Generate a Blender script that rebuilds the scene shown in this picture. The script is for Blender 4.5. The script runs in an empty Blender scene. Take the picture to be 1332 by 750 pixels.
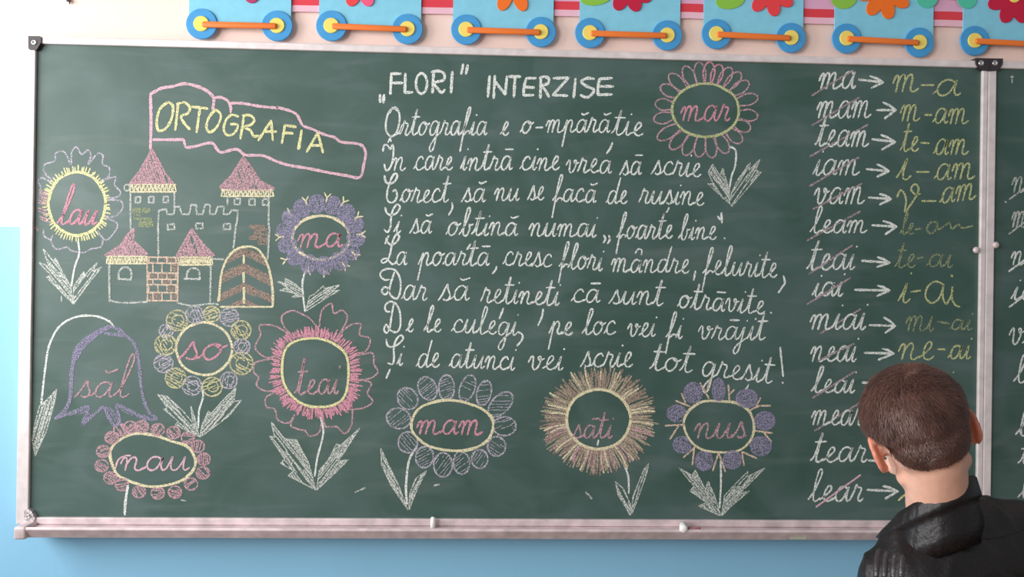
import bpy, bmesh, math, random
from mathutils import Vector, Matrix, noise
from mathutils.bvhtree import BVHTree

rnd = random.Random(7)
scene = bpy.context.scene
COL = scene.collection
BZ = 0.90                      # height of the board's lower edge above the floor
BW, BH = 2.4562, 1.2           # writing area of the main board
WALL_Y = 0.045                 # the wall behind the board; the board's face is y = 0

# ------------------------------------------------------------------ camera
F_PX = 1150.0
CAM = Vector((1.1223, -2.2957, 0.5926 + BZ))
yaw, pit, rol = -0.0413, 0.0020, -0.0147
R3 = (Matrix.Rotation(yaw, 3, 'Z') @ Matrix.Rotation(pit, 3, 'X') @ Matrix.Rotation(rol, 3, 'Y'))
RIGHT, FWD, UP = R3.col[0].copy(), R3.col[1].copy(), R3.col[2].copy()
cd = bpy.data.cameras.new('camera'); cam = bpy.data.objects.new('camera', cd); COL.objects.link(cam)
M = Matrix.Identity(4)
for i in range(3):
    M[i][0], M[i][1], M[i][2], M[i][3] = RIGHT[i], UP[i], -FWD[i], CAM[i]
cam.matrix_world = M
cd.sensor_width = 36.0; cd.lens = F_PX / 1332 * 36.0; cd.clip_start = 0.02
scene.camera = cam

# ------------------------------------------------------------------ light
world = bpy.data.worlds.new('world'); scene.world = world; world.use_nodes = True
bg = world.node_tree.nodes['Background']
bg.inputs[0].default_value = (0.97, 0.98, 1.0, 1); bg.inputs[1].default_value = 0.33

def area(name, loc, target, sx, sy, power, col=(1, 1, 1)):
    l = bpy.data.lights.new(name, 'AREA'); l.shape = 'RECTANGLE'; l.size = sx; l.size_y = sy
    l.energy = power; l.color = col
    o = bpy.data.objects.new(name, l); COL.objects.link(o); o.location = loc
    o.rotation_euler = (Vector(target) - Vector(loc)).to_track_quat('-Z', 'Y').to_euler()
    return o
# daylight through the classroom's windows in the left wall
area('window_daylight', (-1.24, -0.98, 2.05), (0.2, -0.98, 2.02), 1.25, 1.5, 66, (1.0, 0.985, 0.97))
area('window_daylight', (-1.24, -3.35, 2.05), (0.2, -3.3, 2.02), 2.4, 1.5, 130, (1.0, 0.985, 0.97))

vs = scene.view_settings
scene.display_settings.display_device = 'sRGB'
vs.view_transform = 'Standard'; vs.look = 'None'; vs.exposure = 0.0; vs.gamma = 1.0
vs.use_curve_mapping = False

# ------------------------------------------------------------------ helpers
def ray(px, py):
    return (RIGHT * ((px - 666) / F_PX) + FWD - UP * ((py - 375) / F_PX))
def onY(px, py, Y=0.0):
    d = ray(px, py); t = (Y - CAM.y) / d.y
    return CAM + d * t
def atD(px, py, depth):
    return CAM + ray(px, py) * depth

def srgb(r, g, b):
    f = lambda c: (c / 255 / 12.92) if c / 255 <= 0.04045 else ((c / 255 + 0.055) / 1.055) ** 2.4
    return (f(r), f(g), f(b), 1)

WL = {}
def link(o, parent=None):
    COL.objects.link(o)
    if parent is not None: o.parent = parent
    return o
def props(o, label=None, cat=None, group=None, kind=None):
    if label: o['label'] = label
    if cat: o['category'] = cat
    if group: o['group'] = group
    if kind: o['kind'] = kind
    return o
def empty(name, loc, label, cat, group=None):
    o = bpy.data.objects.new(name, None); o.empty_display_size = 0.05
    link(o); o.location = loc; WL[o.name] = Vector(loc)
    return props(o, label, cat, group)
def mesh_obj(name, verts, faces, mat, parent=None, smooth=False, label=None):
    org = WL[parent.name] if parent is not None else Vector((0, 0, 0))
    me = bpy.data.meshes.new(name)
    me.from_pydata([tuple(Vector(v) - org) for v in verts], [], faces); me.update()
    if smooth: me.polygons.foreach_set('use_smooth', [True] * len(me.polygons))
    if mat: me.materials.append(mat)
    o = bpy.data.objects.new(name, me); link(o, parent); WL[o.name] = org
    if label: o['label'] = label
    return o
def bm_obj(name, bm, mat, parent=None, smooth=False, label=None):
    bmesh.ops.recalc_face_normals(bm, faces=bm.faces)
    vs_ = [v.co.copy() for v in bm.verts]; bm.verts.index_update()
    fs_ = [[v.index for v in f.verts] for f in bm.faces]; bm.free()
    return mesh_obj(name, vs_, fs_, mat, parent, smooth, label)
def box(bm, x0, x1, y0, y1, z0, z1, bev=0.0, seg=2):
    t = bmesh.new(); bmesh.ops.create_cube(t, size=1)
    for v in t.verts:
        v.co = Vector(((x0 + x1) / 2 + v.co.x * (x1 - x0), (y0 + y1) / 2 + v.co.y * (y1 - y0), (z0 + z1) / 2 + v.co.z * (z1 - z0)))
    if bev: bmesh.ops.bevel(t, geom=t.edges[:], offset=bev, segments=seg, affect='EDGES', profile=0.5)
    merge(bm, t)
def merge(bm, t):
    t.verts.index_update(); m = [bm.verts.new(v.co) for v in t.verts]
    for f in t.faces:
        try: bm.faces.new([m[v.index] for v in f.verts])
        except ValueError: pass
    t.free()
def prism(bm, pts, y0, y1):
    """closed outline in the x-z plane pushed from y0 to y1 with a rounded edge"""
    n = len(pts)
    c = Vector((sum(p[0] for p in pts) / n, sum(p[1] for p in pts) / n))
    a = [bm.verts.new((p[0], y0, p[1])) for p in pts]; b = [bm.verts.new((p[0], y1, p[1])) for p in pts]
    bm.faces.new(a); bm.faces.new(b[::-1])
    for i in range(n): bm.faces.new((a[i], a[(i + 1) % n], b[(i + 1) % n], b[i]))
def tube(bm, pts, r, seg=10, flat=1.0):
    pts = [Vector(p) for p in pts]; rings = []
    for i, p in enumerate(pts):
        d = (pts[min(i + 1, len(pts) - 1)] - pts[max(i - 1, 0)]).normalized()
        u = d.cross(Vector((0, 1, 0)))
        if u.length < 1e-4: u = d.cross(Vector((1, 0, 0)))
        u.normalize(); v = d.cross(u)
        rr = r[i] if isinstance(r, (list, tuple)) else r
        rings.append([bm.verts.new(p + u * rr * math.cos(k * 2 * math.pi / seg) + v * rr * flat * math.sin(k * 2 * math.pi / seg)) for k in range(seg)])
    for a, b in zip(rings, rings[1:]):
        for k in range(seg): bm.faces.new((a[k], a[(k + 1) % seg], b[(k + 1) % seg], b[k]))
    bm.faces.new(rings[0][::-1]); bm.faces.new(rings[-1])
def lathe_y(bm, cx, cz, prof, seg=40):
    """profile of (radius, y) turned about the y axis"""
    rings = []
    for (r, y) in prof:
        if r < 1e-6: rings.append([bm.verts.new((cx, y, cz))])
        else: rings.append([bm.verts.new((cx + r * math.cos(k * 2 * math.pi / seg), y, cz + r * math.sin(k * 2 * math.pi / seg))) for k in range(seg)])
    for a, b in zip(rings, rings[1:]):
        for k in range(seg):
            if len(a) == 1 and len(b) == 1: continue
            if len(a) == 1: bm.faces.new((a[0], b[k], b[(k + 1) % seg]))
            elif len(b) == 1: bm.faces.new((a[k], a[(k + 1) % seg], b[0]))
            else: bm.faces.new((a[k], a[(k + 1) % seg], b[(k + 1) % seg], b[k]))
def disc(bm, cx, cz, r, yf, yb):
    e = min(0.0012, r * .2)
    lathe_y(bm, cx, cz, [(0, yb), (r, yb), (r, yf + e), (r - e, yf), (0, yf)], 44)

# ------------------------------------------------------------------ materials
def mat(name, col, rough=0.6, metal=0.0, spec=0.5, noise_scale=None, noise_amt=0.0, bump=0.0, bump_scale=50):
    m = bpy.data.materials.new(name); m.use_nodes = True; nt = m.node_tree; b = nt.nodes['Principled BSDF']
    b.inputs['Base Color'].default_value = col; b.inputs['Roughness'].default_value = rough
    b.inputs['Metallic'].default_value = metal; b.inputs['Specular IOR Level'].default_value = spec
    tc = nt.nodes.new('ShaderNodeTexCoord')
    if noise_scale:
        n = nt.nodes.new('ShaderNodeTexNoise'); n.inputs['Scale'].default_value = noise_scale; n.inputs['Detail'].default_value = 5
        nt.links.new(tc.outputs['Object'], n.inputs['Vector'])
        r = nt.nodes.new('ShaderNodeValToRGB')
        r.color_ramp.elements[0].position = .3; r.color_ramp.elements[1].position = .7
        r.color_ramp.elements[0].color = tuple(c * (1 - noise_amt) for c in col[:3]) + (1,)
        r.color_ramp.elements[1].color = tuple(min(1, c * (1 + noise_amt)) for c in col[:3]) + (1,)
        nt.links.new(n.outputs['Fac'], r.inputs['Fac']); nt.links.new(r.outputs['Color'], b.inputs['Base Color'])
    if bump:
        n2 = nt.nodes.new('ShaderNodeTexNoise'); n2.inputs['Scale'].default_value = bump_scale; n2.inputs['Detail'].default_value = 6
        nt.links.new(tc.outputs['Object'], n2.inputs['Vector'])
        bp = nt.nodes.new('ShaderNodeBump'); bp.inputs['Strength'].default_value = bump; bp.inputs['Distance'].default_value = 0.004
        nt.links.new(n2.outputs['Fac'], bp.inputs['Height']); nt.links.new(bp.outputs['Normal'], b.inputs['Normal'])
    return m

def chalk(name, col, cover=0.5, scale=330):
    """dry chalk: grains with the board showing between them"""
    m = bpy.data.materials.new(name); m.use_nodes = True; nt = m.node_tree
    b = nt.nodes['Principled BSDF']; b.inputs['Base Color'].default_value = col
    b.inputs['Roughness'].default_value = 0.95; b.inputs['Specular IOR Level'].default_value = 0.1
    tc = nt.nodes.new('ShaderNodeTexCoord'); n = nt.nodes.new('ShaderNodeTexNoise')
    n.inputs['Scale'].default_value = scale; n.inputs['Detail'].default_value = 3
    nt.links.new(tc.outputs['Object'], n.inputs['Vector'])
    r = nt.nodes.new('ShaderNodeMapRange'); r.interpolation_type = 'SMOOTHSTEP'
    mid = 0.5 + (0.5 - cover) * 0.5
    r.inputs['From Min'].default_value = mid - 0.16; r.inputs['From Max'].default_value = mid + 0.16
    nt.links.new(n.outputs['Fac'], r.inputs['Value'])
    t = nt.nodes.new('ShaderNodeBsdfTransparent'); mx = nt.nodes.new('ShaderNodeMixShader')
    nt.links.new(r.outputs['Result'], mx.inputs[0]); nt.links.new(t.outputs[0], mx.inputs[1]); nt.links.new(b.outputs[0], mx.inputs[2])
    nt.links.new(mx.outputs[0], nt.nodes['Material Output'].inputs['Surface'])
    return m

def wall_mat():
    m = bpy.data.materials.new('painted_wall'); m.use_nodes = True; nt = m.node_tree; b = nt.nodes['Principled BSDF']
    b.inputs['Roughness'].default_value = 0.55; b.inputs['Specular IOR Level'].default_value = 0.35
    g = nt.nodes.new('ShaderNodeNewGeometry'); s = nt.nodes.new('ShaderNodeSeparateXYZ'); nt.links.new(g.outputs['Position'], s.inputs[0])
    n = nt.nodes.new('ShaderNodeTexNoise'); n.inputs['Scale'].default_value = 3; n.inputs['Detail'].default_value = 6
    nt.links.new(g.outputs['Position'], n.inputs['Vector'])
    n2 = nt.nodes.new('ShaderNodeTexNoise'); n2.inputs['Scale'].default_value = 25
    nt.links.new(g.outputs['Position'], n2.inputs['Vector'])
    ad = nt.nodes.new('ShaderNodeMath'); ad.operation = 'MULTIPLY_ADD'; ad.inputs[1].default_value = 0.004; nt.links.new(n2.outputs['Fac'], ad.inputs[0]); nt.links.new(s.outputs['Z'], ad.inputs[2])
    gt = nt.nodes.new('ShaderNodeMath'); gt.operation = 'GREATER_THAN'; gt.inputs[1].default_value = DADO + 0.002; nt.links.new(ad.outputs[0], gt.inputs[0])
    def tone(c, a):
        r = nt.nodes.new('ShaderNodeValToRGB'); r.color_ramp.elements[0].position = .3; r.color_ramp.elements[1].position = .7
        r.color_ramp.elements[0].color = tuple(x * (1 - a) for x in c[:3]) + (1,); r.color_ramp.elements[1].color = c
        nt.links.new(n.outputs['Fac'], r.inputs['Fac']); return r
    lo, hi = tone((0.285, 0.60, 0.85, 1), .05), tone((0.94, 0.71, 0.63, 1), .03)
    mx = nt.nodes.new('ShaderNodeMix'); mx.data_type = 'RGBA'
    nt.links.new(gt.outputs[0], mx.inputs['Factor']); nt.links.new(lo.outputs[0], mx.inputs['A']); nt.links.new(hi.outputs[0], mx.inputs['B'])
    nt.links.new(mx.outputs['Result'], b.inputs['Base Color'])
    n3 = nt.nodes.new('ShaderNodeTexNoise'); n3.inputs['Scale'].default_value = 60; nt.links.new(g.outputs['Position'], n3.inputs['Vector'])
    bp = nt.nodes.new('ShaderNodeBump'); bp.inputs['Strength'].default_value = .08; bp.inputs['Distance'].default_value = .005
    nt.links.new(n3.outputs['Fac'], bp.inputs['Height']); nt.links.new(bp.outputs['Normal'], b.inputs['Normal'])
    return m
DADO = onY(15, 294.5, WALL_Y).z

def board_mat():
    m = bpy.data.materials.new('green_board'); m.use_nodes = True; nt = m.node_tree; b = nt.nodes['Principled BSDF']
    tc = nt.nodes.new('ShaderNodeTexCoord')
    mp = nt.nodes.new('ShaderNodeMapping'); mp.inputs['Scale'].default_value = (1, 1, 1.3); mp.inputs['Rotation'].default_value = (0, .5, 0)
    nt.links.new(tc.outputs['Object'], mp.inputs['Vector'])
    n = nt.nodes.new('ShaderNodeTexNoise'); n.inputs['Scale'].default_value = 4.5; n.inputs['Detail'].default_value = 7; n.inputs['Distortion'].default_value = 1.2
    nt.links.new(mp.outputs[0], n.inputs['Vector'])
    r = nt.nodes.new('ShaderNodeValToRGB')
    r.color_ramp.elements[0].position = .36; r.color_ramp.elements[0].color = BOARD_A
    r.color_ramp.elements[1].position = .74; r.color_ramp.elements[1].color = BOARD_B
    nt.links.new(n.outputs['Fac'], r.inputs['Fac']); mp2 = nt.nodes.new('ShaderNodeMapping'); mp2.inputs['Scale'].default_value = (1.2, 1, 7); nt.links.new(tc.outputs['Object'], mp2.inputs['Vector'])
    w = nt.nodes.new('ShaderNodeTexNoise'); w.inputs['Scale'].default_value = 2.6; w.inputs['Detail'].default_value = 8; w.inputs['Distortion'].default_value = .6; nt.links.new(mp2.outputs[0], w.inputs['Vector'])
    wr = nt.nodes.new('ShaderNodeMapRange'); wr.inputs['From Min'].default_value = .54; wr.inputs['From Max'].default_value = .80; wr.inputs['To Max'].default_value = .42; nt.links.new(w.outputs['Fac'], wr.inputs['Value'])
    mx = nt.nodes.new('ShaderNodeMix'); mx.data_type = 'RGBA'; mx.inputs['B'].default_value = (0.16, 0.20, 0.195, 1)     # wiped chalk dust
    nt.links.new(wr.outputs[0], mx.inputs['Factor']); nt.links.new(r.outputs[0], mx.inputs['A']); nt.links.new(mx.outputs['Result'], b.inputs['Base Color'])
    b.inputs['Roughness'].default_value = 0.50; b.inputs['Specular IOR Level'].default_value = 0.60
    n2 = nt.nodes.new('ShaderNodeTexNoise'); n2.inputs['Scale'].default_value = 500; nt.links.new(tc.outputs['Object'], n2.inputs['Vector'])
    bp = nt.nodes.new('ShaderNodeBump'); bp.inputs['Strength'].default_value = .12; bp.inputs['Distance'].default_value = .001
    nt.links.new(n2.outputs['Fac'], bp.inputs['Height']); nt.links.new(bp.outputs['Normal'], b.inputs['Normal'])
    return m
BOARD_A = (0.036, 0.088, 0.072, 1); BOARD_B = (0.076, 0.132, 0.122, 1)

ALU = mat('aluminium', (0.80, 0.73, 0.73, 1), 0.42, 0.25, noise_scale=30, noise_amt=.12)
DUSTY = mat('dusty_aluminium', (0.68, 0.56, 0.57, 1), 0.55, 0.2, noise_scale=25, noise_amt=.2)
PLASTIC = mat('dark_plastic', (0.035, 0.028, 0.034, 1), 0.4)
STEEL = mat('steel', (0.6, 0.58, 0.58, 1), 0.3, 0.9)
C_WHITE = chalk('white_chalk', (0.80, 0.84, 0.81, 1), .70)
C_SOFT = chalk('soft_white_chalk', (0.60, 0.64, 0.60, 1), .58)
C_LEAF = chalk('leaf_chalk', (0.66, 0.70, 0.65, 1), .58)
C_YEL = chalk('yellow_chalk', (0.80, 0.78, 0.42, 1), .70)
C_CREAM = chalk('cream_chalk', (0.80, 0.74, 0.50, 1), .68)
C_TAN = chalk('tan_chalk', (0.50, 0.43, 0.32, 1), .62)
C_DYEL = chalk('dull_yellow_chalk', (0.58, 0.62, 0.32, 1), .64)
C_OLIVE = chalk('olive_yellow_chalk', (0.66, 0.62, 0.36, 1), .60)
C_FYEL = chalk('faint_yellow_chalk', (0.36, 0.41, 0.24, 1), .54)
C_PINK = chalk('pink_chalk', (0.70, 0.33, 0.42, 1), .66)
C_ROSE = chalk('rose_chalk', (0.60, 0.37, 0.42, 1), .60)
C_STRIKE = chalk('dim_rose_chalk', (0.50, 0.38, 0.41, 1), .56)
C_LPINK = chalk('light_pink_chalk', (0.76, 0.50, 0.58, 1), .74)
C_LIL = chalk('lilac_chalk', (0.34, 0.31, 0.46, 1), .55)
C_PALE = chalk('pale_lilac_chalk', (0.55, 0.51, 0.60, 1), .56)
C_BROWN = chalk('brown_chalk', (0.40, 0.29, 0.24, 1), .56)
C_PEACH = chalk('peach_chalk', (0.76, 0.58, 0.46, 1), .66)

# ------------------------------------------------------------------ room
bm = bmesh.new(); box(bm, -1.3, 5.2, WALL_Y, WALL_Y + .2, 0, 3.1)
props(bm_obj('wall_front', bm, wall_mat()), kind='structure')
WM = bpy.data.materials['painted_wall']
bm = bmesh.new()                       # left wall with its two window openings
for (y0, y1, z0, z1) in ((WALL_Y + .2, -.34, 0, 3.1), (-1.62, -2.13, 0, 3.1), (-4.57, -6.5, 0, 3.1), (-.34, -1.62, 0, 1.28), (-.34, -1.62, 2.82, 3.1), (-2.13, -4.57, 0, 1.28), (-2.13, -4.57, 2.82, 3.1)):
    box(bm, -1.5, -1.3, y1, y0, z0, z1)
props(bm_obj('wall_left', bm, WM), kind='structure')
WF = mat('window_paint', (0.8, 0.8, 0.78, 1), .4)
for k, (y0, y1) in enumerate(((-1.62, -.34), (-4.57, -2.13)), 1):
    bm = bmesh.new()
    for a, b_ in ((y0, y0 + .06), (y1 - .06, y1), ((y0 + y1) / 2 - .03, (y0 + y1) / 2 + .03)): box(bm, -1.45, -1.38, a, b_, 1.28, 2.82, .006)
    for a, b_ in ((1.28, 1.34), (2.76, 2.82)): box(bm, -1.445, -1.385, y0, y1, a, b_, .006)
    props(bm_obj('window_%d' % k, bm, WF), kind='structure')
bm = bmesh.new(); box(bm, -1.5, 5.2, -6.5, WALL_Y + .2, -.1, 0)
props(bm_obj('floor', bm, mat('floorboards', (0.28, 0.17, 0.10, 1), .45, noise_scale=6, noise_amt=.3)), kind='structure')

# ------------------------------------------------------------------ chalkboards
def rail(parent, x0, x1, z0, z1, m=None, yf=-.009, yb=None):
    bm = bmesh.new(); box(bm, x0, x1, yf, WALL_Y - .001 if yb is None else yb, z0, z1, .0025)
    o = bm_obj('frame_rail', bm, m or ALU, parent)
    return o
main = empty('chalkboard', (BW / 2, 0.02, BZ), 'large green chalkboard covered with a verse, chalk flowers and a castle, above its chalk tray', 'chalkboard')
BM_ = board_mat()
bm = bmesh.new(); box(bm, -.004, BW + .004, 0, .012, BZ - .004, BZ + BH + .004)
bm_obj('writing_surface', bm, BM_, main, label='dark green writing surface')
LT, TT = .031, .0185
RT = onY(1285.6, 100, -.009).x - BW
rail(main, -LT, 0, BZ - .018, BZ + BH + TT)
rail(main, .0004, BW - .0004, BZ + BH, BZ + BH + TT)
rail(main, BW, BW + RT, BZ - .018, BZ + BH + TT)
rail(main, .0004, BW - .0004, BZ - .018, BZ, DUSTY)
# chalk tray: floor, front lip and end cheek in one folded profile
x_end = onY(21, 693, -.06).x
prof = [(-.009, BZ - .0185), (-.056, BZ - .0185), (-.058, BZ - .011), (-.062, BZ - .010), (-.0655, BZ - .0145), (-.0655, BZ - .0165), (-.050, BZ - .0385), (-.046, BZ - .040), (-.02, BZ - .040), (.044, BZ - .026), (.044, BZ - .0185)]
bm = bmesh.new()
a = [bm.verts.new((x_end, p[0], p[1])) for p in prof]; b = [bm.verts.new((BW + RT - .0005, p[0], p[1])) for p in prof]
bm.faces.new(a); bm.faces.new(b[::-1])
for i in range(len(prof)): bm.faces.new((a[i], a[(i + 1) % len(prof)], b[(i + 1) % len(prof)], b[i]))
tray = bm_obj('chalk_tray', bm, DUSTY, main, label='dusty metal tray along the lower edge')
bm = bmesh.new(); box(bm, x_end - .004, x_end + .026, -.0672, .0435, BZ - .0405, BZ - .0085, .006, 3)
bm_obj('end_cap', bm, DUSTY, tray, True, 'rounded chalky end cap')
p = onY(1040, 703, -.066)
bm = bmesh.new(); box(bm, p.x - .022, p.x + .022, -.0562, -.0552, BZ - .036, BZ - .028, .0002, 1)
bm_obj('sticker', bm, mat('sticker_paper', (0.42, 0.46, 0.36, 1), .7), tray, label='small pale green sticker')

def corner_cap(parent, px, py, w, h, m=PLASTIC, shape=None):
    c = onY(px, py, -.011); bm = bmesh.new()
    s = .5 / 505 * 1.0
    pts = []
    if shape is None:
        W, H = w * s, h * s; r = min(W, H) * .5
        for (cx, cz, a0) in ((W - r, H - r, 0), (-W + r, H - r, 90), (-W + r, -H + r, 180), (W - r, -H + r, 270)):
            for k in range(6): t = math.radians(a0 + k * 18); pts.append((c.x + cx + r * math.cos(t), c.z + cz + r * math.sin(t)))
    else:
        pts = [(onY(x, y, -.011).x, onY(x, y, -.011).z) for x, y in shape]
        if sum(pts[i - 1][0] * pts[i][1] - pts[i][0] * pts[i - 1][1] for i in range(len(pts))) < 0: pts.reverse()
    lim = (-9, BW + RT - .0003) if parent is main else (WX0 + .0003, 99)
    pts = [(min(max(x, lim[0]), lim[1]), z) for x, z in pts]
    prism(bm, pts, -.013, .0425)
    cap = bm_obj('corner_cap', bm, m, parent, label='dark plastic corner cap')
    return cap, c
def screw(cap, px, py, r=.0065):
    c = onY(px, py, -.0135); bm = bmesh.new()
    lathe_y(bm, c.x, c.z, [(0, -.0128), (r, -.0128), (r, -.0142), (r * .8, -.0156), (r * .45, -.0156), (r * .4, -.0142), (0, -.0142)], 24)
    return bm_obj('screw', bm, STEEL, cap, True, label='bright screw head')
cap, _ = corner_cap(main, 44.5, 56, 17, 18, shape=[(37, 47), (52, 47), (54, 49), (54, 55), (48, 65), (39, 65), (37, 63)]); screw(cap, 44.3, 55, .007)
cap, _ = corner_cap(main, 38, 673, 15, 20, shape=[(31.5, 664), (36, 660.5), (41, 664), (46, 673), (44, 680), (33, 680), (31.5, 677)], m=mat('chalky_plastic', (.5, .45, .46, 1), .6, noise_scale=160, noise_amt=.7)); screw(cap, 37.5, 671, .0055)
cap, _ = corner_cap(main, 1277, 83, 1, 1, shape=[(1268.5, 75.5), (1288, 76), (1288, 92.5), (1277, 91.5), (1272, 88), (1269, 83)]); screw(cap, 1276.5, 82, .0075)
def catch(parent, px, py):
    c = onY(px, py, -.012); bm = bmesh.new(); lathe_y(bm, c.x, c.z, [(0, -.009), (.0085, -.009), (.0085, -.013), (.006, -.0165), (0, -.0175)], 20)
    bm_obj('catch', bm, DUSTY, parent, True, label='small round catch')
catch(main, 1270, 325)

GAP = .0006
WX0 = BW + RT + GAP; WT = onY(1296.6, 100, -.009).x - WX0
wing = empty('chalkboard', (WX0 + .6, 0.02, BZ), 'second green chalkboard panel at the right, cut off by the photo edge behind the boy', 'chalkboard')
bm = bmesh.new(); box(bm, WX0 + WT - .004, WX0 + WT + 1.2, 0, .012, BZ - .004, BZ + BH + .004)
bm_obj('writing_surface', bm, BM_, wing, label='dark green writing surface')
rail(wing, WX0, WX0 + WT, BZ - .018, BZ + BH + TT)
rail(wing, WX0 + WT + .0004, WX0 + WT + 1.2, BZ + BH, BZ + BH + TT)
rail(wing, WX0 + WT + .0004, WX0 + WT + 1.2, BZ - .018, BZ, DUSTY)
rail(wing, WX0 + WT + 1.2004, WX0 + WT + 1.222, BZ - .018, BZ + BH + TT)
cap, _ = corner_cap(wing, 1295, 83, 1, 1, shape=[(1284.6, 76), (1304.5, 76.3), (1303.5, 84), (1300, 89.5), (1296, 92), (1284.6, 92.5)]); screw(cap, 1294.5, 82, .0075)
catch(wing, 1295.5, 318.5)

# ------------------------------------------------------------------ chalk strokes
def cat(pts, step=1.6, closed=False):
    """smooth curve through the given points, resampled"""
    P = [Vector((p[0], p[1])) for p in pts]
    if len(P) == 1: P.append(P[0] + Vector((.8, .8)))
    if len(P) == 2:
        n = max(2, int((P[1] - P[0]).length / step)); return [P[0].lerp(P[1], i / n) for i in range(n + 1)]
    out = []; n = len(P); m = n if closed else n - 1
    for i in range(m):
        if closed: p0, p1, p2, p3 = P[(i - 1) % n], P[i], P[(i + 1) % n], P[(i + 2) % n]
        else: p0, p1, p2, p3 = P[max(i - 1, 0)], P[i], P[i + 1], P[min(i + 2, n - 1)]
        k = max(2, int((p2 - p1).length / step))
        for j in range(k):
            t = j / k
            out.append(.5 * ((2 * p1) + (p2 - p0) * t + (2 * p0 - 5 * p1 + 4 * p2 - p3) * t * t + (3 * p1 - p0 - 3 * p2 + p3) * t ** 3))
    out.append(P[0].copy() if closed else P[-1].copy())
    return out
LAYER = [0]
class Strokes:
    def __init__(s): s.v = []; s.f = []; s.n = 0; LAYER[0] += 1; s.y0 = -.00025 - (LAYER[0] % 12) * .00004
    def line(s, pts, w=2.6, smooth=True, closed=False, jit=.22):
        s.n += 1; s.y = s.y0 - (s.n % 16) * .000012
        P = cat(pts, closed=closed) if smooth else sum([cat(pts[i:i + 2])[(1 if i else 0):] for i in range(len(pts) - 1)], [])
        if closed and not smooth: P += cat([pts[-1], pts[0]])[1:]
        if len(P) < 2: return
        base = len(s.v); n = len(P); ph = rnd.random() * 50
        for i, p in enumerate(P):
            d = P[min(i + 1, n - 1)] - P[max(i - 1, 0)]
            if d.length < 1e-6: d = Vector((1, 0))
            d.normalize(); nn = Vector((-d.y, d.x))
            ww = w * .5 * (1 + jit * noise.noise(Vector((ph + i * .35, ph, 0))) * 1.6)
            if i == 0: p = p - d * w * .3; ww *= .6
            if i == n - 1: p = p + d * w * .3; ww *= .6
            for q in (p + nn * ww, p - nn * ww):
                g = onY(q.x, q.y, s.y); s.v.append(g)
            if i: s.f.append((base + 2 * i - 2, base + 2 * i - 1, base + 2 * i + 1, base + 2 * i))
    def hatch(s, poly, ang, gap=2.2, w=1.6, seglen=30, skip=.12, jit=1.0):
        """short chalk strokes laid side by side inside an outline"""
        P = [Vector(p) for p in poly]; a = math.radians(ang); d = Vector((math.cos(a), math.sin(a))); nn = Vector((-d.y, d.x))
        lo = min(p.dot(nn) for p in P); hi = max(p.dot(nn) for p in P); k = lo + gap * .4
        while k < hi:
            xs = []
            for i in range(len(P)):
                p, q = P[i - 1], P[i]; a0, a1 = p.dot(nn) - k, q.dot(nn) - k
                if (a0 < 0) != (a1 < 0):
                    t = a0 / (a0 - a1); xs.append((p + (q - p) * t).dot(d))
            xs.sort()
            for u0, u1 in zip(xs[::2], xs[1::2]):
                u = u0
                while u < u1 - .5:
                    e = min(u1, u + seglen * (.6 + .8 * rnd.random()))
                    if rnd.random() > skip:
                        j0, j1 = (rnd.uniform(-jit, jit) for _ in range(2))
                        A = d * u + nn * (k + j0 * .6); B_ = d * e + nn * (k + j1 * .6)
                        C_ = (A + B_) / 2 + nn * rnd.uniform(-.6, .6)
                        s.line([A, C_, B_], w)
                    if e >= u1: break
                    u = e - 1
            k += gap * (.8 + .4 * rnd.random())
    def build(s, name, m, parent, label=None): return mesh_obj(name, s.v, s.f, m, parent, label=label)

def T(ox, oy, sc):          # a local drawing frame: origin and scale
    return lambda pts: [(ox + x / sc, oy + y / sc) for x, y in pts]
def ell(cx, cy, rx, ry, n=18, rot=0, a0=0, a1=360):
    c, s_ = math.cos(math.radians(rot)), math.sin(math.radians(rot)); out = []
    for k in range(n):
        t = math.radians(a0 + (a1 - a0) * k / n); x, y = rx * math.cos(t), ry * math.sin(t)
        out.append((cx + x * c - y * s_, cy + x * s_ + y * c))
    return out

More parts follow.
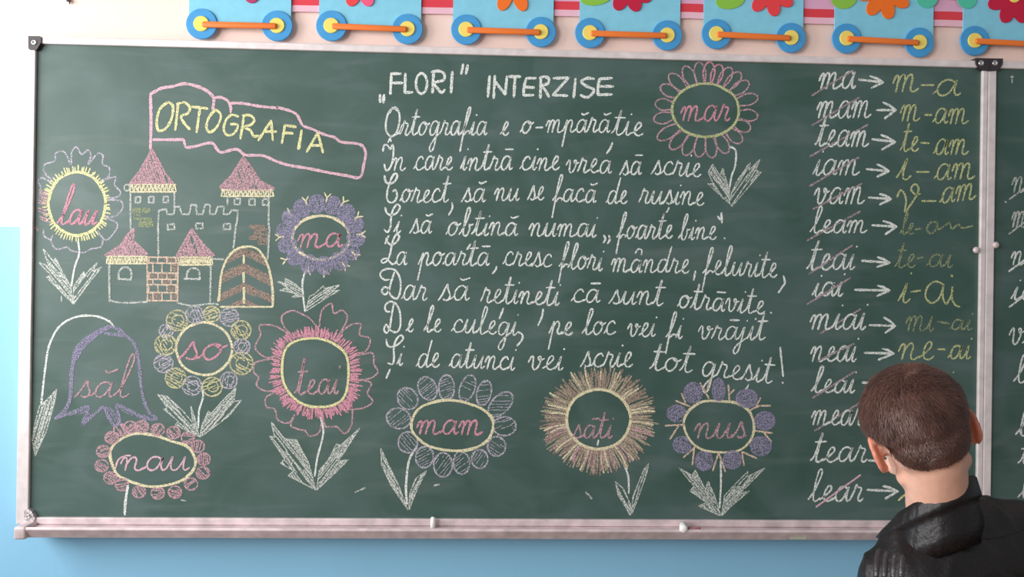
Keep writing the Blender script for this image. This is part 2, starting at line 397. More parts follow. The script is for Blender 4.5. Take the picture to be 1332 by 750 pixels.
# school cursive: width and strokes, x-height 1, baseline 0
G = {
 'a': (1.1, [[(0, .1), (.18, .35)], [(.85, .8), (.62, 1), (.35, .93), (.17, .55), (.22, .12), (.42, 0), (.65, .2), (.85, .8), (.88, 1), (.83, .4), (.9, .05), (1.0, .03), (1.1, .15)]]),
 'o': (1.0, [[(0, .1), (.17, .4)], [(.55, 1), (.27, .85), (.13, .45), (.28, .05), (.52, .03), (.76, .4), (.74, .85), (.5, 1), (.62, .8), (.82, .76), (1.0, .9)]]),
 'c': (.88, [[(0, .1), (.2, .4)], [(.75, .8), (.6, 1), (.35, .9), (.17, .5), (.27, .1), (.5, 0), (.73, .08), (.88, .2)]]),
 'e': (.82, [[(0, .1), (.3, .35), (.6, .75), (.55, 1), (.38, .97), (.25, .6), (.28, .15), (.5, 0), (.68, .05), (.82, .2)]]),
 'i': (.52, [[(0, .1), (.15, .5), (.28, 1), (.22, .4), (.25, .05), (.38, 0), (.52, .18)], [(.38, 1.5), (.4, 1.56)]]),
 'u': (1.1, [[(0, .1), (.15, .6), (.25, 1), (.2, .35), (.28, .03), (.5, .05), (.75, .6), (.85, 1), (.8, .35), (.85, .03), (.95, .02), (1.1, .18)]]),
 'n': (1.12, [[(0, .5), (.12, .88), (.25, .95), (.3, .7), (.25, 0)], [(.27, .35), (.45, .85), (.65, 1), (.75, .75), (.7, .25), (.78, .02), (.95, .02), (1.12, .2)]]),
 'm': (1.5, [[(0, .5), (.1, .88), (.22, .95), (.28, .7), (.23, 0)], [(.25, .4), (.4, .9), (.58, 1), (.65, .7), (.6, 0)], [(.62, .4), (.8, .9), (1, 1), (1.07, .75), (1.05, .2), (1.12, .02), (1.3, .03), (1.5, .2)]]),
 'r': (.82, [[(0, .1), (.15, .6), (.25, 1.12), (.32, .95), (.5, .92), (.6, .8), (.5, .3), (.55, .03), (.7, .02), (.82, .18)]]),
 's': (.8, [[(0, 0), (.2, .4), (.42, 1.1), (.5, .8), (.68, .35), (.62, .05), (.42, 0), (.3, .1)], [(.6, .03), (.8, .15)]]),
 't': (.75, [[(0, .1), (.2, .5), (.42, 1.95), (.35, .9), (.32, .25), (.42, .0), (.58, .03), (.75, .2)], [(.08, 1.35), (.75, 1.38)]]),
 'l': (.72, [[(0, .1), (.3, .7), (.55, 1.7), (.5, 2.05), (.36, 2.0), (.27, 1.3), (.28, .3), (.4, 0), (.55, .02), (.72, .2)]]),
 'b': (.95, [[(0, .1), (.3, .7), (.55, 1.7), (.5, 2.05), (.36, 2), (.27, 1.2), (.27, .3), (.4, .0), (.6, .05), (.72, .5), (.65, .85), (.78, .78), (.95, .85)]]),
 'd': (1.12, [[(0, .1), (.18, .35)], [(.85, .8), (.62, 1), (.35, .93), (.17, .55), (.22, .12), (.42, 0), (.65, .2), (.85, .8)], [(1.0, 2.0), (.86, .9), (.85, .2), (.95, .02), (1.12, .15)]]),
 'f': (.8, [[(0, .1), (.3, .6), (.55, 1.7), (.5, 2.05), (.36, 1.95), (.28, 1.2), (.24, 0), (.2, -1.2)], [(.22, .0), (.35, .05), (.55, .3), (.8, .25)]]),
 'g': (1.12, [[(.85, .8), (.62, 1), (.35, .93), (.17, .55), (.22, .12), (.42, 0), (.65, .2), (.85, .8), (.9, .95), (.82, 0), (.72, -.9), (.5, -1.15), (.35, -.9), (.5, -.5), (.85, -.05), (1.12, .2)]]),
 'j': (.62, [[(0, .1), (.15, .5), (.3, 1), (.22, 0), (.12, -.9), (-.08, -1.15), (-.22, -.9), (0, -.4), (.62, .2)], [(.4, 1.5), (.42, 1.56)]]),
 'p': (1.0, [[(0, .1), (.15, .6), (.27, 1.0), (.22, 0), (.15, -1.15)], [(.24, .5), (.4, .9), (.58, 1), (.7, .75), (.64, .25), (.73, .03), (.87, .05), (1.0, .2)]]),
 'v': (1.0, [[(0, .55), (.12, .92), (.25, .95), (.3, .6), (.32, .2), (.45, 0), (.65, .15), (.78, .6), (.75, .95), (.6, .9), (.68, .7), (.85, .72), (1, .8)]]),
 '-': (.6, [[(.05, .5), (.55, .5)]]),
}
def ext(k, extra): return (G[k][0], G[k][1] + extra)
G['ă'] = ext('a', [[(.38, 1.5), (.55, 1.4), (.95, 1.55)]])
G['ā'] = ext('a', [[(.3, 1.5), (.95, 1.5)]])
G['â'] = ext('a', [[(.3, 1.5), (.5, 1.85), (.8, 1.75), (.82, 1.4)]])
G['ș'] = ext('s', [[(.55, -.28), (.5, -.5), (.38, -.68)]])
G['ț'] = ext('t', [[(.5, -.28), (.42, -.6)]])
def word(S, text, x0, x1, y0, xh, y1=None, w=2.5, slant=.16, asc=1.0):
    w = w * .92
    y1 = y0 if y1 is None else y1
    tot = sum(G[c][0] for c in text); sx = (x1 - x0) / tot; x = 0
    for ch in text:
        wd, strokes = G[ch]
        v = rnd.uniform(.95, 1.05); dy = rnd.uniform(-.03, .03)
        for st in strokes:
            pts = []
            for (gx, gy) in st:
                if gy > 1.15: gy = 1 + (gy - 1) * asc
                X = x0 + (x + gx) * sx; b0 = y0 + (y1 - y0) * (X - x0) / max(1, x1 - x0)
                pts.append((X + slant * gy * xh, b0 - (gy * v + dy) * xh))
            S.line(pts, w * rnd.uniform(.9, 1.1))
        x += wd

# ------------------------------------------------------------------ heading and verse
S = Strokes(); S2 = Strokes(); A, B = T(480, 80, 6.66), T(660, 80, 6.66)
for tr, sts in ((A, [[(195, 100), (185, 280)], [(195, 105), (275, 105)], [(190, 185), (290, 185)], [(315, 105), (310, 270)], [(310, 270), (375, 265)],
        [(560, 95), (550, 270)], [(545, 90), (600, 82), (650, 105), (645, 160), (565, 185), (600, 240), (630, 270), (655, 245)],
        [(722, 90), (710, 270)], [(815, 25), (800, 105)], [(855, 32), (840, 105)], [(95, 290), (97, 350)], [(130, 290), (125, 355)],
        [(1045, 125), (1030, 305)], [(1090, 125), (1080, 315)], [(1090, 170), (1180, 285)], [(1180, 285), (1195, 130)], [(1215, 130), (1310, 130)], [(1265, 135), (1255, 305)]]),
      (B, [[(245, 143), (165, 145)], [(165, 145), (145, 215), (140, 290)], [(140, 292), (225, 290)], [(150, 220), (230, 225)], [(290, 145), (285, 315)],
        [(280, 145), (320, 130), (360, 150), (350, 190), (300, 210), (330, 250), (360, 305)], [(400, 145), (530, 140)], [(530, 140), (395, 290)], [(395, 290), (520, 295)],
        [(590, 150), (575, 310)], [(750, 150), (690, 145), (640, 175), (690, 215), (750, 245), (720, 295), (680, 310), (635, 290)],
        [(905, 143), (800, 150)], [(800, 150), (785, 220), (785, 290)], [(785, 287), (905, 285)], [(800, 215), (915, 215)]])):
    for st in sts: (S2 if tr is B or st[0][0] > 1000 else S).line(tr(st), 3.6)
S.line(A(ell(455, 190, 48, 88, 14)), 3.3, closed=True)
S.build('chalk_heading', C_WHITE, main, 'white chalk capitals reading FLORI in quotation marks'); S2.build('chalk_heading', C_WHITE, main, 'white chalk capitals reading INTERZISE')

A1, A3, A6 = T(480, 80, 6.66), T(480, 185, 6.66), T(480, 270, 6.66)
K4, K5, K6, K7 = T(660, 185, 6.66), T(840, 185, 6.66), T(480, 345, 6.66), T(480, 430, 6.66)
K8, K9, K10, K11, K12, K13 = T(660, 270, 6.66), T(840, 270, 6.66), T(660, 345, 6.66), T(840, 345, 6.66), T(660, 430, 6.66), T(840, 430, 6.66)
H = 16.8
verses = [
 ('Ortografia e o-mpărăție', [('rtografia', 520, 635, 175.5, 17.5), ('e', 650.5, 663, 175.5, 18), ('o', 676.5, 694, 173, 16.5), ('mpără', 709, 795, 172, 16.5), ('tie', 795, 838, 174, 17, 177)],
  [(A1, [(250, 430), (220, 405), (175, 430), (148, 520), (150, 600), (190, 648), (235, 620), (262, 530), (262, 450), (235, 400), (200, 405), (180, 445)]), (A1, [(215, 635), (265, 610), (290, 545)]), (B, [(248, 572), (305, 570)])]),
 ('În care intră cine vrea să scrie', [('n', 509, 529, 221, 17), ('care', 538, 590, 221, H), ('intrā', 598.6, 668, 221, 17), ('cine', 676, 729, 221, H), ('vrea', 735, 797, 224, H, 225), ('sā', 806, 836, 227, H), ('scrie', 847, 913, 226, H, 230)],
  [(A3, [(120, 75), (135, 20), (165, 30), (185, 60), (205, 20), (213, 60), (205, 150), (185, 215), (150, 245), (132, 190)]), (A1, [(165, 700), (182, 665), (190, 690)]), (K4, [(910, 5), (890, 55), (860, 95)])]),
 ('Corect, să nu se facă de rușine', [('orect', 520, 585, 263, H), ('să', 600, 633, 262, H), ('nu', 642, 677, 261, H), ('se', 686, 709, 260, H), ('facă', 718.5, 777, 262, H, 263), ('de', 788, 817, 264.5, H), ('rușine', 831, 917, 264, H, 267)],
  [(A3, [(135, 290), (145, 340), (180, 360), (225, 335), (245, 290), (225, 268), (190, 320), (165, 400), (155, 480), (180, 520), (220, 512), (243, 460), (230, 412), (207, 425)]), (A3, [(720, 525), (722, 570), (690, 630)])]),
 ('Și să obțină numai foarte bine', [('i', 512, 523, 302.5, 14), ('să', 533, 563, 303, H), ('obtină', 580, 675, 306, H), ('numai', 687, 777, 306, H, 308), ('foarte', 802, 876, 310, H), ('bine', 882, 933, 311, 16)],
  [(A6, [(140, 0), (155, 45), (195, 65), (245, 40), (268, -8), (242, -28), (207, 20), (190, 100), (185, 170), (160, 212), (133, 190)]), (A6, [(172, 240), (140, 310)]), (K8, [(835, 240), (850, 270), (832, 303)]), (K8, [(880, 240), (888, 275), (868, 310)]), (K9, [(625, 75), (645, 105)]), (K9, [(655, 45), (660, 130)]), (K9, [(630, 92), (665, 92)]), (K9, [(680, 262), (684, 267)])]),
 ('La poartă cresc flori mândre felurite', [('a', 513, 531, 343.6, H), ('poartā', 544, 638, 345, H), ('cresc', 654, 719, 344.5, H, 347), ('flori', 727, 785, 347.5, H, 352), ('mândre', 794, 898, 353, H, 355), ('felurite', 914, 1012, 356, 17.5, 361)],
  [(A6, [(150, 265), (160, 300), (200, 320), (245, 290), (262, 245), (235, 232), (203, 300), (185, 390), (160, 455), (118, 480), (108, 455), (150, 440), (200, 488), (232, 480)]), (A6, [(1105, 510), (1095, 540), (1070, 570)]), (A6, [(880, 315), (850, 360)]), (K9, [(430, 550), (415, 625)]), (K9, [(1193, 590), (1205, 650), (1180, 690), (1150, 735)])]),
 ('Dar să rețineți că sunt otrăvite', [('ar', 522, 557, 390, 18), ('să', 570, 612, 390, 18), ('retineti', 625, 729, 392.5, H, 397), ('cā', 742.6, 782, 392.5, H), ('sunt', 792, 864, 394, H, 397), ('otrāvite', 881, 996, 400, H, 408)],
  [(K6, [(220, 60), (190, 150), (170, 220), (140, 252), (110, 225), (130, 190), (160, 195), (190, 260), (240, 288), (270, 230), (272, 130), (235, 50), (170, 28), (110, 50), (98, 90), (135, 125), (175, 122)]), (K11, [(1083, 408), (1088, 412)])]),
 ('De le culegi pe loc vei fi vrăjit', [('e', 528, 539, 431.5, H), ('le', 551, 575, 431.5, H), ('culegi', 587, 674, 432, H, 436), ('pe', 714, 746, 435, H), ('loc', 757, 802, 435, H), ('vei', 815, 854, 436.5, H, 437.5), ('fi', 866, 889, 439.5, H), ('vrājit', 907, 997, 440.5, H, 442)],
  [(K6, [(215, 330), (195, 440), (180, 540), (152, 585), (130, 555), (150, 512), (185, 560), (240, 577), (272, 520), (266, 400), (230, 330), (180, 313), (140, 350), (148, 395), (180, 400)]), (K6, [(1165, 370), (1130, 460)]), (K10, [(90, 575), (130, 600), (125, 645), (85, 695)]), (K10, [(310, 380), (300, 440), (265, 520)])]),
 ('Și de atunci vei scrie tot greșit', [('i', 516, 525.5, 475, 16), ('de', 541, 573, 477.3, H), ('atunci', 584, 671, 477, H, 481), ('vei', 686, 734, 480.5, 18), ('scrie', 755, 824, 476.5, 18), ('tot', 845, 902, 480, 18, 484), ('greșit', 910, 1006, 487.5, 18, 498)],
  [(K7, [(150, 75), (160, 125), (200, 140), (260, 110), (297, 65), (275, 38), (240, 70), (215, 140), (217, 230), (205, 287), (165, 280)]), (K7, [(182, 335), (150, 410)]), (K13, [(1165, 145), (1190, 395)]), (K13, [(1183, 447), (1188, 452)])]),
]
for title, ws, extra in verses:
    S = Strokes()
    caps = [tr(pts) for tr, pts in extra]; names = title.split(); off = len(names) - len(ws)
    spans = [[ws[k][1], ws[k][2], []] for k in range(len(ws))]
    for k, c in enumerate(caps):           # capitals and punctuation go with the nearest word
        mx_ = sum(p[0] for p in c) / len(c)
        q = 0 if (mx_ < 522 and k < 2) else min(range(len(ws)), key=lambda i: max(spans[i][0] - mx_, mx_ - spans[i][1], 0))
        spans[q][2].append(c)
    for k, wd in enumerate(ws):
        S = Strokes(); word(S, wd[0], wd[1], wd[2] - 2, wd[3], wd[4], wd[5] if len(wd) > 5 else None, w=2.3)
        for c in spans[k][2]: S.line(c, 2.5)
        S.build('chalk_word', C_WHITE, main, 'white handwritten chalk word')

# ------------------------------------------------------------------ crossed-out syllables and their corrections
L1, L4, L7, L10, L12 = T(1040, 80, 5.55), T(1040, 200, 5.55), T(1040, 310, 5.55), T(1040, 400, 5.55), T(1040, 540, 5.55)
Y_, D_, F_ = C_YEL, C_DYEL, C_FYEL
rows = [  # white word, strike, arrow, answer pieces
 ('ma', (1063.5, 1115, 115, 21), (L1, (90, 245), (385, 65)), (L1, (430, 130), (605, 150), (510, 105), (520, 190)), D_, [('m', 1160, 1196, 118.7, 22), ('a', 1213, 1251, 123.5, 21)], [(L1, [(880, 170), (970, 170)])]),
 ('mam', (1060.7, 1135, 153, 21), (L1, (90, 460), (430, 260)), (L1, (555, 350), (695, 350), (605, 295), (615, 410)), D_, [('m', 1169.7, 1198, 156.6, 21), ('am', 1213, 1261, 160.5, 19)], [(L1, [(905, 385), (955, 385)])]),
 ('team', (1060, 1132, 190, 20), (L1, (75, 685), (495, 455)), (L1, (525, 560), (690, 580), (590, 530), (595, 635)), D_, [('te', 1170.6, 1196, 197, 19), ('am', 1214, 1261, 200.5, 19)], [(L1, [(875, 585), (935, 590)])]),
 ('iam', (1057, 1120, 227.5, 20), (L4, (70, 235), (430, 25)), (L4, (485, 110), (645, 125), (560, 75), (560, 165)), D_, [('i', 1166, 1186, 234, 27), ('am', 1215, 1269, 233, 20)], [(L4, [(845, 130), (935, 130)])]),
 ('vam', (1057, 1126.5, 265, 21), (L4, (95, 400), (450, 215)), (L4, (500, 315), (660, 325), (580, 290), (580, 365)), D_, [('am', 1222, 1270.5, 264.5, 20, 258)], [(L4, [(885, 340), (985, 340)]), (L4, [(705, 310), (730, 262), (758, 290), (770, 345), (762, 420), (800, 370), (850, 290), (857, 235), (828, 220), (805, 255), (835, 292), (870, 288)])]),
 ('leam', (1053.5, 1130, 302.7, 16), (L4, (55, 625), (440, 415)), (L4, (525, 515), (700, 525), (605, 485), (620, 580)), F_, [('le', 1170.6, 1190, 304.5, 14)], [(L4, [(835, 545), (880, 540)]), (L4, [(990, 490), (940, 500), (920, 545), (950, 575), (985, 540), (995, 490), (1000, 545), (1060, 510), (1085, 500), (1100, 540), (1150, 510), (1175, 535), (1250, 520)])]),
 ('teai', (1049, 1114, 350.5, 20), (L7, (70, 255), (380, 50)), (L7, (450, 160), (650, 175), (565, 135), (560, 205)), F_, [('te', 1163.5, 1192, 347.5, 17), ('ai', 1205, 1241, 347, 16)], [(L7, [(850, 145), (895, 135)])]),
 ('iai', (1056, 1098.6, 385, 18), (L7, (55, 475), (365, 285)), (L7, (400, 370), (650, 375), (565, 340), (560, 415)), D_, [('i', 1168, 1185, 393, 24)], [(L7, [(805, 385), (875, 375)])]),
 ('miai', (1052, 1128, 428, 20), (L7, (150, 685), (440, 510)), (L7, (505, 625), (690, 630), (610, 570), (620, 680)), F_, [('mi', 1177, 1216, 430, 19), ('ai', 1235, 1266, 428.5, 13)], [(L7, [(1000, 600), (1080, 615)])]),
 ('neai', (1052.6, 1116, 470, 19), (L10, (130, 385), (395, 260)), (L10, (470, 325), (680, 330), (600, 295), (570, 375)), D_, [('ne', 1167, 1216, 467.5, 22), ('ai', 1233, 1264, 466, 17)], [(L10, [(1000, 300), (1050, 300)])]),
 ('leai', (1055, 1114, 510, 16.5), (L10, (95, 650), (400, 460)), (L10, (455, 540), (640, 545), (560, 505), (555, 585)), D_, [('le', 1165, 1192, 510, 16), ('ai', 1205, 1241, 508, 17)], []),
 ('mear', (1054, 1124, 552.5, 19), (L12, (110, 110), (432, -88)), (L12, (500, 60), (690, 65), (610, 25), (605, 105)), D_, [('me', 1180, 1214, 566, 18), ('ar', 1226, 1265, 568, 18)], [(L12, [(970, 110), (1010, 110)])]),
 ('tear', (1054, 1130, 600, 19), None, (L12, (500, 325), (690, 330), (610, 290), (605, 375)), D_, [('te', 1170, 1196, 606, 18), ('ar', 1220, 1258, 606, 18)], []),
 ('lear', (1051, 1125, 651, 19), (L12, (120, 660), (440, 430)), (L12, (490, 537), (710, 547), (605, 510), (620, 600)), Y_, [('le', 1185, 1212, 652, 18), ('ar', 1226, 1262, 652, 18)], [(L12, [(715, 612), (760, 575), (820, 562)]), (L12, [(760, 580), (810, 575)])]),
]
for txt, (x0, x1, yb, xh), strike, (tr, a, b, h1, h2), am, ans, extra in rows:
    S = Strokes(); word(S, txt, x0, x1 - 3, yb, xh, w=2.5, slant=.2)
    row = S.build('chalk_syllable', C_WHITE, main, 'white chalk syllable %s with its arrow and correction' % txt)
    S = Strokes(); S.line(tr([a, b]), 3); S.line(tr([h1, ((h1[0] + b[0]) / 2, (h1[1] + b[1]) / 2 - 6), b, h2]), 3, smooth=False); S.build('arrow', C_WHITE, row)
    S = Strokes()
    for an in ans: word(S, an[0], an[1], an[2] - 2, an[3], an[4], an[5] if len(an) > 5 else None, w=2.5 if am is not F_ else 2.2)
    for t2, pts in extra: S.line(t2(pts), 2.5)
    if txt == 'iai':
        big = L7([(1035, 330), (980, 310), (925, 350), (910, 420), (950, 465), (1000, 440), (1030, 380), (1040, 330), (1035, 420), (1060, 470), (1100, 400), (1105, 345), (1100, 430), (1125, 480), (1155, 492)])
        S.line(big, 2.5); S.line(L7([(1098, 265), (1102, 275)]), 2.8)
    S.build('correction', am, row, 'yellow chalk correction split by a hyphen')
    if strike:
        S = Strokes(); st, p, q = strike
        S.line(st([p, ((p[0] + q[0]) / 2 + 5, (p[1] + q[1]) / 2 - 4), q]), 2.4); S.build('strike_stroke', C_LPINK if txt == 'lear' else C_STRIKE, row, 'slanting stroke through the word')

# words beginning on the second panel, running off the picture
for k, (txt, x, yb, xh) in enumerate((('na', 1315, 250, 19), ('ma', 1314.5, 295, 20), ('na', 1314, 344, 18), ('ia', 1315, 390, 17), ('ve', 1311, 448, 22), ('le', 1318, 497, 17), ('le', 1321, 566, 17), ('te', 1324, 603, 15), ('le', 1324, 648, 17))):
    S = Strokes(); word(S, txt, x, x + 34, yb, xh, w=2.5)
    if k < 4: S.line([(x - 2, yb + 9), (x + 40, yb - 22)], 2.3)
    S.build('chalk_syllable', C_SOFT if k < 2 else C_WHITE, wing, 'start of a white chalk word')
S = Strokes(); S.line([(1316.5, 98), (1316.5, 108)], 1.6); S.line([(1315, 100), (1318, 100)], 2.4); S.line([(1307.5, 262), (1309, 263)], 2.2); S.build('glint_and_chalk_dot', C_SOFT, wing)  # upper star is a glint painted as strokes; lower speck is chalk

# ------------------------------------------------------------------ banner and castle
c6, c7, c8, c5, c1 = T(180, 90, 6.66), T(330, 120, 6.66), T(160, 180, 6.66), T(40, 290, 6.66), T(200, 290, 6.66)
S = Strokes()
S.line(c6([(105, 690), (110, 450), (105, 215)]), 4)
S.line(c6([(105, 215), (200, 165), (290, 150), (400, 125), (500, 145), (590, 185), (645, 235), (655, 270), (645, 345)]), 4)
S.line(c6([(660, 245), (720, 245), (775, 275), (800, 330), (800, 375)]), 3.5)
S.line(c6([(800, 295), (900, 295), (1050, 320), (1200, 335)]) + c7([(200, 130), (300, 155), (370, 190), (400, 240), (430, 290), (510, 320), (610, 365), (700, 390), (760, 430), (900, 445), (950, 475), (970, 530), (955, 620), (920, 735), (800, 720), (650, 695), (480, 660), (300, 630), (180, 590), (90, 550), (0, 545)]) + c6([(920, 740), (870, 700), (820, 695), (720, 720), (680, 690), (650, 645), (600, 640), (480, 670), (415, 675), (400, 640), (385, 610), (300, 610), (130, 610)]), 3.6)
ban = S.build('chalk_banner', C_LPINK, main, 'pink chalk flag with the word ORTOGRAFIA')
S = Strokes()
for tr, sts in ((c6, [[(255, 285), (190, 340), (160, 440), (175, 530), (240, 510), (290, 420), (300, 320), (262, 285)], [(345, 300), (320, 525)], [(335, 300), (400, 288), (445, 330), (430, 380), (370, 410), (400, 470), (445, 520)],
        [(465, 325), (600, 340)], [(535, 330), (505, 545)], [(660, 355), (610, 420), (590, 500), (620, 545), (680, 500), (715, 410), (690, 362), (655, 355)], [(865, 410), (810, 395), (760, 440), (740, 520), (770, 570), (830, 555), (862, 485), (800, 475)],
        [(915, 405), (885, 600)], [(905, 400), (970, 400), (1005, 440), (975, 480), (920, 500), (970, 530), (1000, 580), (1040, 575)], [(1040, 615), (1150, 445)], [(1150, 445), (1165, 615)], [(1095, 540), (1195, 540)]]),
      (c7, [[(270, 285), (245, 440)], [(270, 285), (365, 300)], [(260, 350), (340, 355)], [(415, 330), (385, 490)], [(415, 340), (392, 488)], [(460, 515), (555, 350)], [(555, 350), (600, 520)], [(500, 460), (590, 460)]])):
    for st in sts: S.line(tr(st), 3.4)
S.build('lettering', C_YEL, ban, 'yellow chalk capitals reading ORTOGRAFIA')

S = Strokes()
WINS = []
def sq(tr, cx, cy, w=38, h=42):
    q = Strokes(); WINS.append(q); q.line(tr([(cx - w / 2, cy - h / 2), (cx + w / 2, cy - h / 2), (cx + w / 2, cy + h / 2), (cx - w / 2, cy + h / 2)]), 2.4, smooth=False, closed=True)
S.line(c8([(65, 470), (66, 745)]) + c5([(870, 60)]), 2.4)
S.line(c8([(445, 465), (447, 600)]), 2.6)
for x, y in ((130, 530), (245, 530), (370, 528)): sq(c8, x, y, 42, 50)
for x, y in ((990, 547), (1118, 550), (1235, 550)): sq(c8, x, y, 48, 52)
S.line(c8([(450, 590), (490, 590), (510, 655), (575, 655), (590, 575), (635, 575), (640, 655), (690, 655), (715, 570), (755, 575), (752, 655), (800, 655), (822, 590), (875, 590), (870, 655), (920, 655), (940, 620), (997, 625), (985, 745)]), 2.4, smooth=False)
S.line(c8([(305, 745), (310, 625), (375, 610), (385, 660), (440, 655), (450, 590)]), 2.4, smooth=False)
S.line([(205.8, 292), (206, 332)], 2.5); S.line(c1([(715, 0), (690, 215)]), 2.5)
S.line(c8([(905, 500), (907, 577)]), 2.4); S.line(c8([(1265, 500), (1262, 745)]) + c1([(1003, 40), (987, 310)]), 2.5)
for x, y in ((150, 32), (395, 25), (635, 30)): sq(c1, x, y, 58, 46)
S.line(c5([(680, 360), (682, 680)]), 2.6); S.line(c5([(680, 668), (800, 690), (1010, 682)]), 2.3)
q = Strokes(); WINS.append(q); q.line(c5([(760, 480), (765, 420), (800, 385), (850, 390), (872, 430), (865, 490)]), 2.6); q.line(c5([(755, 482), (868, 490)]), 2.6)
S.line(c1([(495, 365), (488, 680)]), 2.6); q = Strokes(); WINS.append(q); q.line(c1([(285, 480), (295, 420), (340, 390), (390, 410), (400, 485)]), 2.6); q.line(c1([(262, 482), (402, 486)]), 2.4)
S.line(c1([(205, 690), (330, 715), (490, 698), (560, 705)]), 2.3); S.line(c1([(515, 312), (612, 312)]), 2.6)
S.line(c8(ell(35, 425, 24, 27)), 2, closed=True)
castle = S.build('chalk_castle', C_SOFT, main, 'castle drawn in pale chalk with pink roofs')
for q in WINS: q.build('window', C_SOFT, castle)
for tr, poly, rim in ((c8, [(250, 85), (280, 140), (360, 290), (440, 395), (55, 395), (150, 270), (220, 150)], (60, 460, 398, 462)), (c8, [(1045, 155), (1090, 220), (1190, 370), (1310, 430), (1270, 450), (880, 450), (840, 420), (940, 320)], (850, 1305, 445, 500)),
        (c5, [(895, 45), (890, 150), (1015, 272), (640, 278), (780, 190), (830, 110)], (655, 1010, 288, 350)), (c1, [(330, 50), (420, 170), (525, 280), (195, 285), (270, 150)], (225, 510, 295, 362))):
    S = Strokes(); P = tr(poly); S.line(P, 2.4, closed=True, smooth=False); S.hatch(P, 70, 2.0, 1.8, 40, .08); S.hatch(P, 110, 4, 1.6, 30, .2)
    S.line(tr([(poly[0][0], poly[0][1]), ((poly[0][0] + poly[-1][0]) / 2, (poly[0][1] + poly[-1][1]) / 2)]), 2.5)
    roof = S.build('roof', C_ROSE, castle, 'pink hatched roof')
    S = Strokes(); x0, x1, y0, y1 = rim
    S.line(tr([(x0 + (x1 - x0) * i / 24, (y0 if i % 2 else y1)) for i in range(25)]), 2.0); S.line(tr([(x0, y0), (x1, y0)]), 1.6); S.line(tr([(x0 + 10, y1), (x1 - 10, y1)]), 2.2)
    S.build('eaves', C_CREAM, castle, 'cream scribbled eaves')
S = Strokes()
ys = [295, 345, 430, 485, 532, 600, 670]
for y in ys: S.line(c5([(1005, y), (1275, y + 3)]), 2.0)
S.line(c5([(1008, 295), (1012, 680)]), 2); S.line(c5([(1278, 295), (1270, 675)]), 2.2)
for i in range(6):
    for k in range(4):
        x = 1020 + (k + (.5 if i % 2 else .05)) * 78
        if 1020 < x < 1265: S.line(c5([(x, ys[i]), (x, ys[i + 1])]), 1.8)
bw = S.build('brick_wall', C_PEACH, castle, 'peach outlined brick wall')
S = Strokes()
for i in range(6):
    for k in range(4):
        if rnd.random() < .75:
            x = 1020 + (k + (.5 if i % 2 else .05)) * 78 - 70; x0, x1 = max(1012, x), min(1268, x + 60)
            if x1 - x0 > 20: S.hatch(c5([(x0, ys[i] + 10), (x1, ys[i] + 10), (x1, ys[i + 1] - 10), (x0, ys[i + 1] - 10)]), 10, 2.0, 1.6, 12, .1)
S.build('brick_fill', C_BROWN, bw, 'brown filled bricks')
for tr, rects in ((c8, [(85, 150, 605, 640), (165, 235, 605, 640), (95, 150, 660, 700), (150, 250, 690, 745)]), (c5, [(940, 1060, -10, 30)]), (c1, [(830, 960, 20, 45), (870, 930, 60, 130), (920, 985, 50, 160), (830, 890, 110, 140), (905, 975, 150, 185)])):
    S = Strokes()
    for (x0, x1, y0, y1) in rects: S.hatch(tr([(x0, y0), (x1, y0), (x1, y1), (x0, y1)]), 5, 1.9, 1.6, 14, .15); S.line(tr([(x0, y0), (x1, y0), (x1, y1), (x0, y1)]), 1.3, smooth=False, closed=True)
    S.build('brick_patch', C_BROWN if tr is c1 else C_FYEL, castle, 'patch of brown or yellow bricks')
S = Strokes()
gate_out = [(565, 672), (580, 480), (600, 390), (640, 300), (710, 230), (800, 203), (880, 215), (940, 270), (990, 370), (1020, 500), (1032, 620), (1030, 725)]
S.line(c1(gate_out), 3.0); S.line(c1([(565, 640), (560, 672)]), 4)
S.line(c1([(780, 280), (780, 345)]), 3); S.line(c1([(778, 430), (780, 510)]), 3.4); S.line(c1([(782, 560), (782, 690)]), 3.4); S.line(c1([(575, 725), (1030, 725)]), 2.4)
gate = S.build('gate', C_CREAM, castle, 'arched gate of brown slanting planks')
S = Strokes()
for y0, y1 in ((205, 275), (345, 425), (515, 580), (650, 735)):
    for sgn, xe in ((-1, 580), (1, 1022)):
        L = []
        for side, yy in (('t', y0), ('b', y1)):
            row_ = []
            for i in range(9):
                x = 780 + (xe - 780) * i / 8; y = yy + abs(x - 780) * .48
                row_.append((x, min(y, 722)))
            L.append(row_)
        poly = L[0] + L[1][::-1]
        def inside(p):   # keep to the arch
            x, y = p; t = [(gx, gy) for gx, gy in gate_out]
            for a, b in zip(t, t[1:]):
                if a[0] <= x <= b[0]: return (x, max(y, a[1] + (b[1] - a[1]) * (x - a[0]) / max(1e-6, b[0] - a[0])))
            return p
        poly = c1([inside(p) for p in poly]); S.hatch(poly, sgn * 26, 1.7, 1.7, 26, .04); S.hatch(poly, 80, 3.2, 1.4, 10, .2)
S.build('planks', C_BROWN, gate, 'brown hatched planks')

# ------------------------------------------------------------------ chalk flowers
def ring(S, pts, w=3.2, n=2):
    for k in range(n): S.line([(x + rnd.uniform(-.6, .6), y + rnd.uniform(-.6, .6)) for x, y in pts], w, closed=True)
def leaves(flower, tr, polys, w=1.75, gap=2.2):
    for poly, ang in polys:
        S = Strokes(); P = tr(poly); S.line(P, 1.4, closed=True, smooth=False); S.hatch(P, ang, gap, w, 34, .15); S.build('leaf', C_LEAF, flower, 'whitish hatched leaf')
def stem(flower, tr, pts, w=2.4):
    S = Strokes(); S.line(tr(pts), w); S.build('stem', C_WHITE, flower)
def fword(flower, m, *a, **k):
    S = Strokes(); word(S, *a, **k); S.build('word', m, flower, 'pink chalk word')

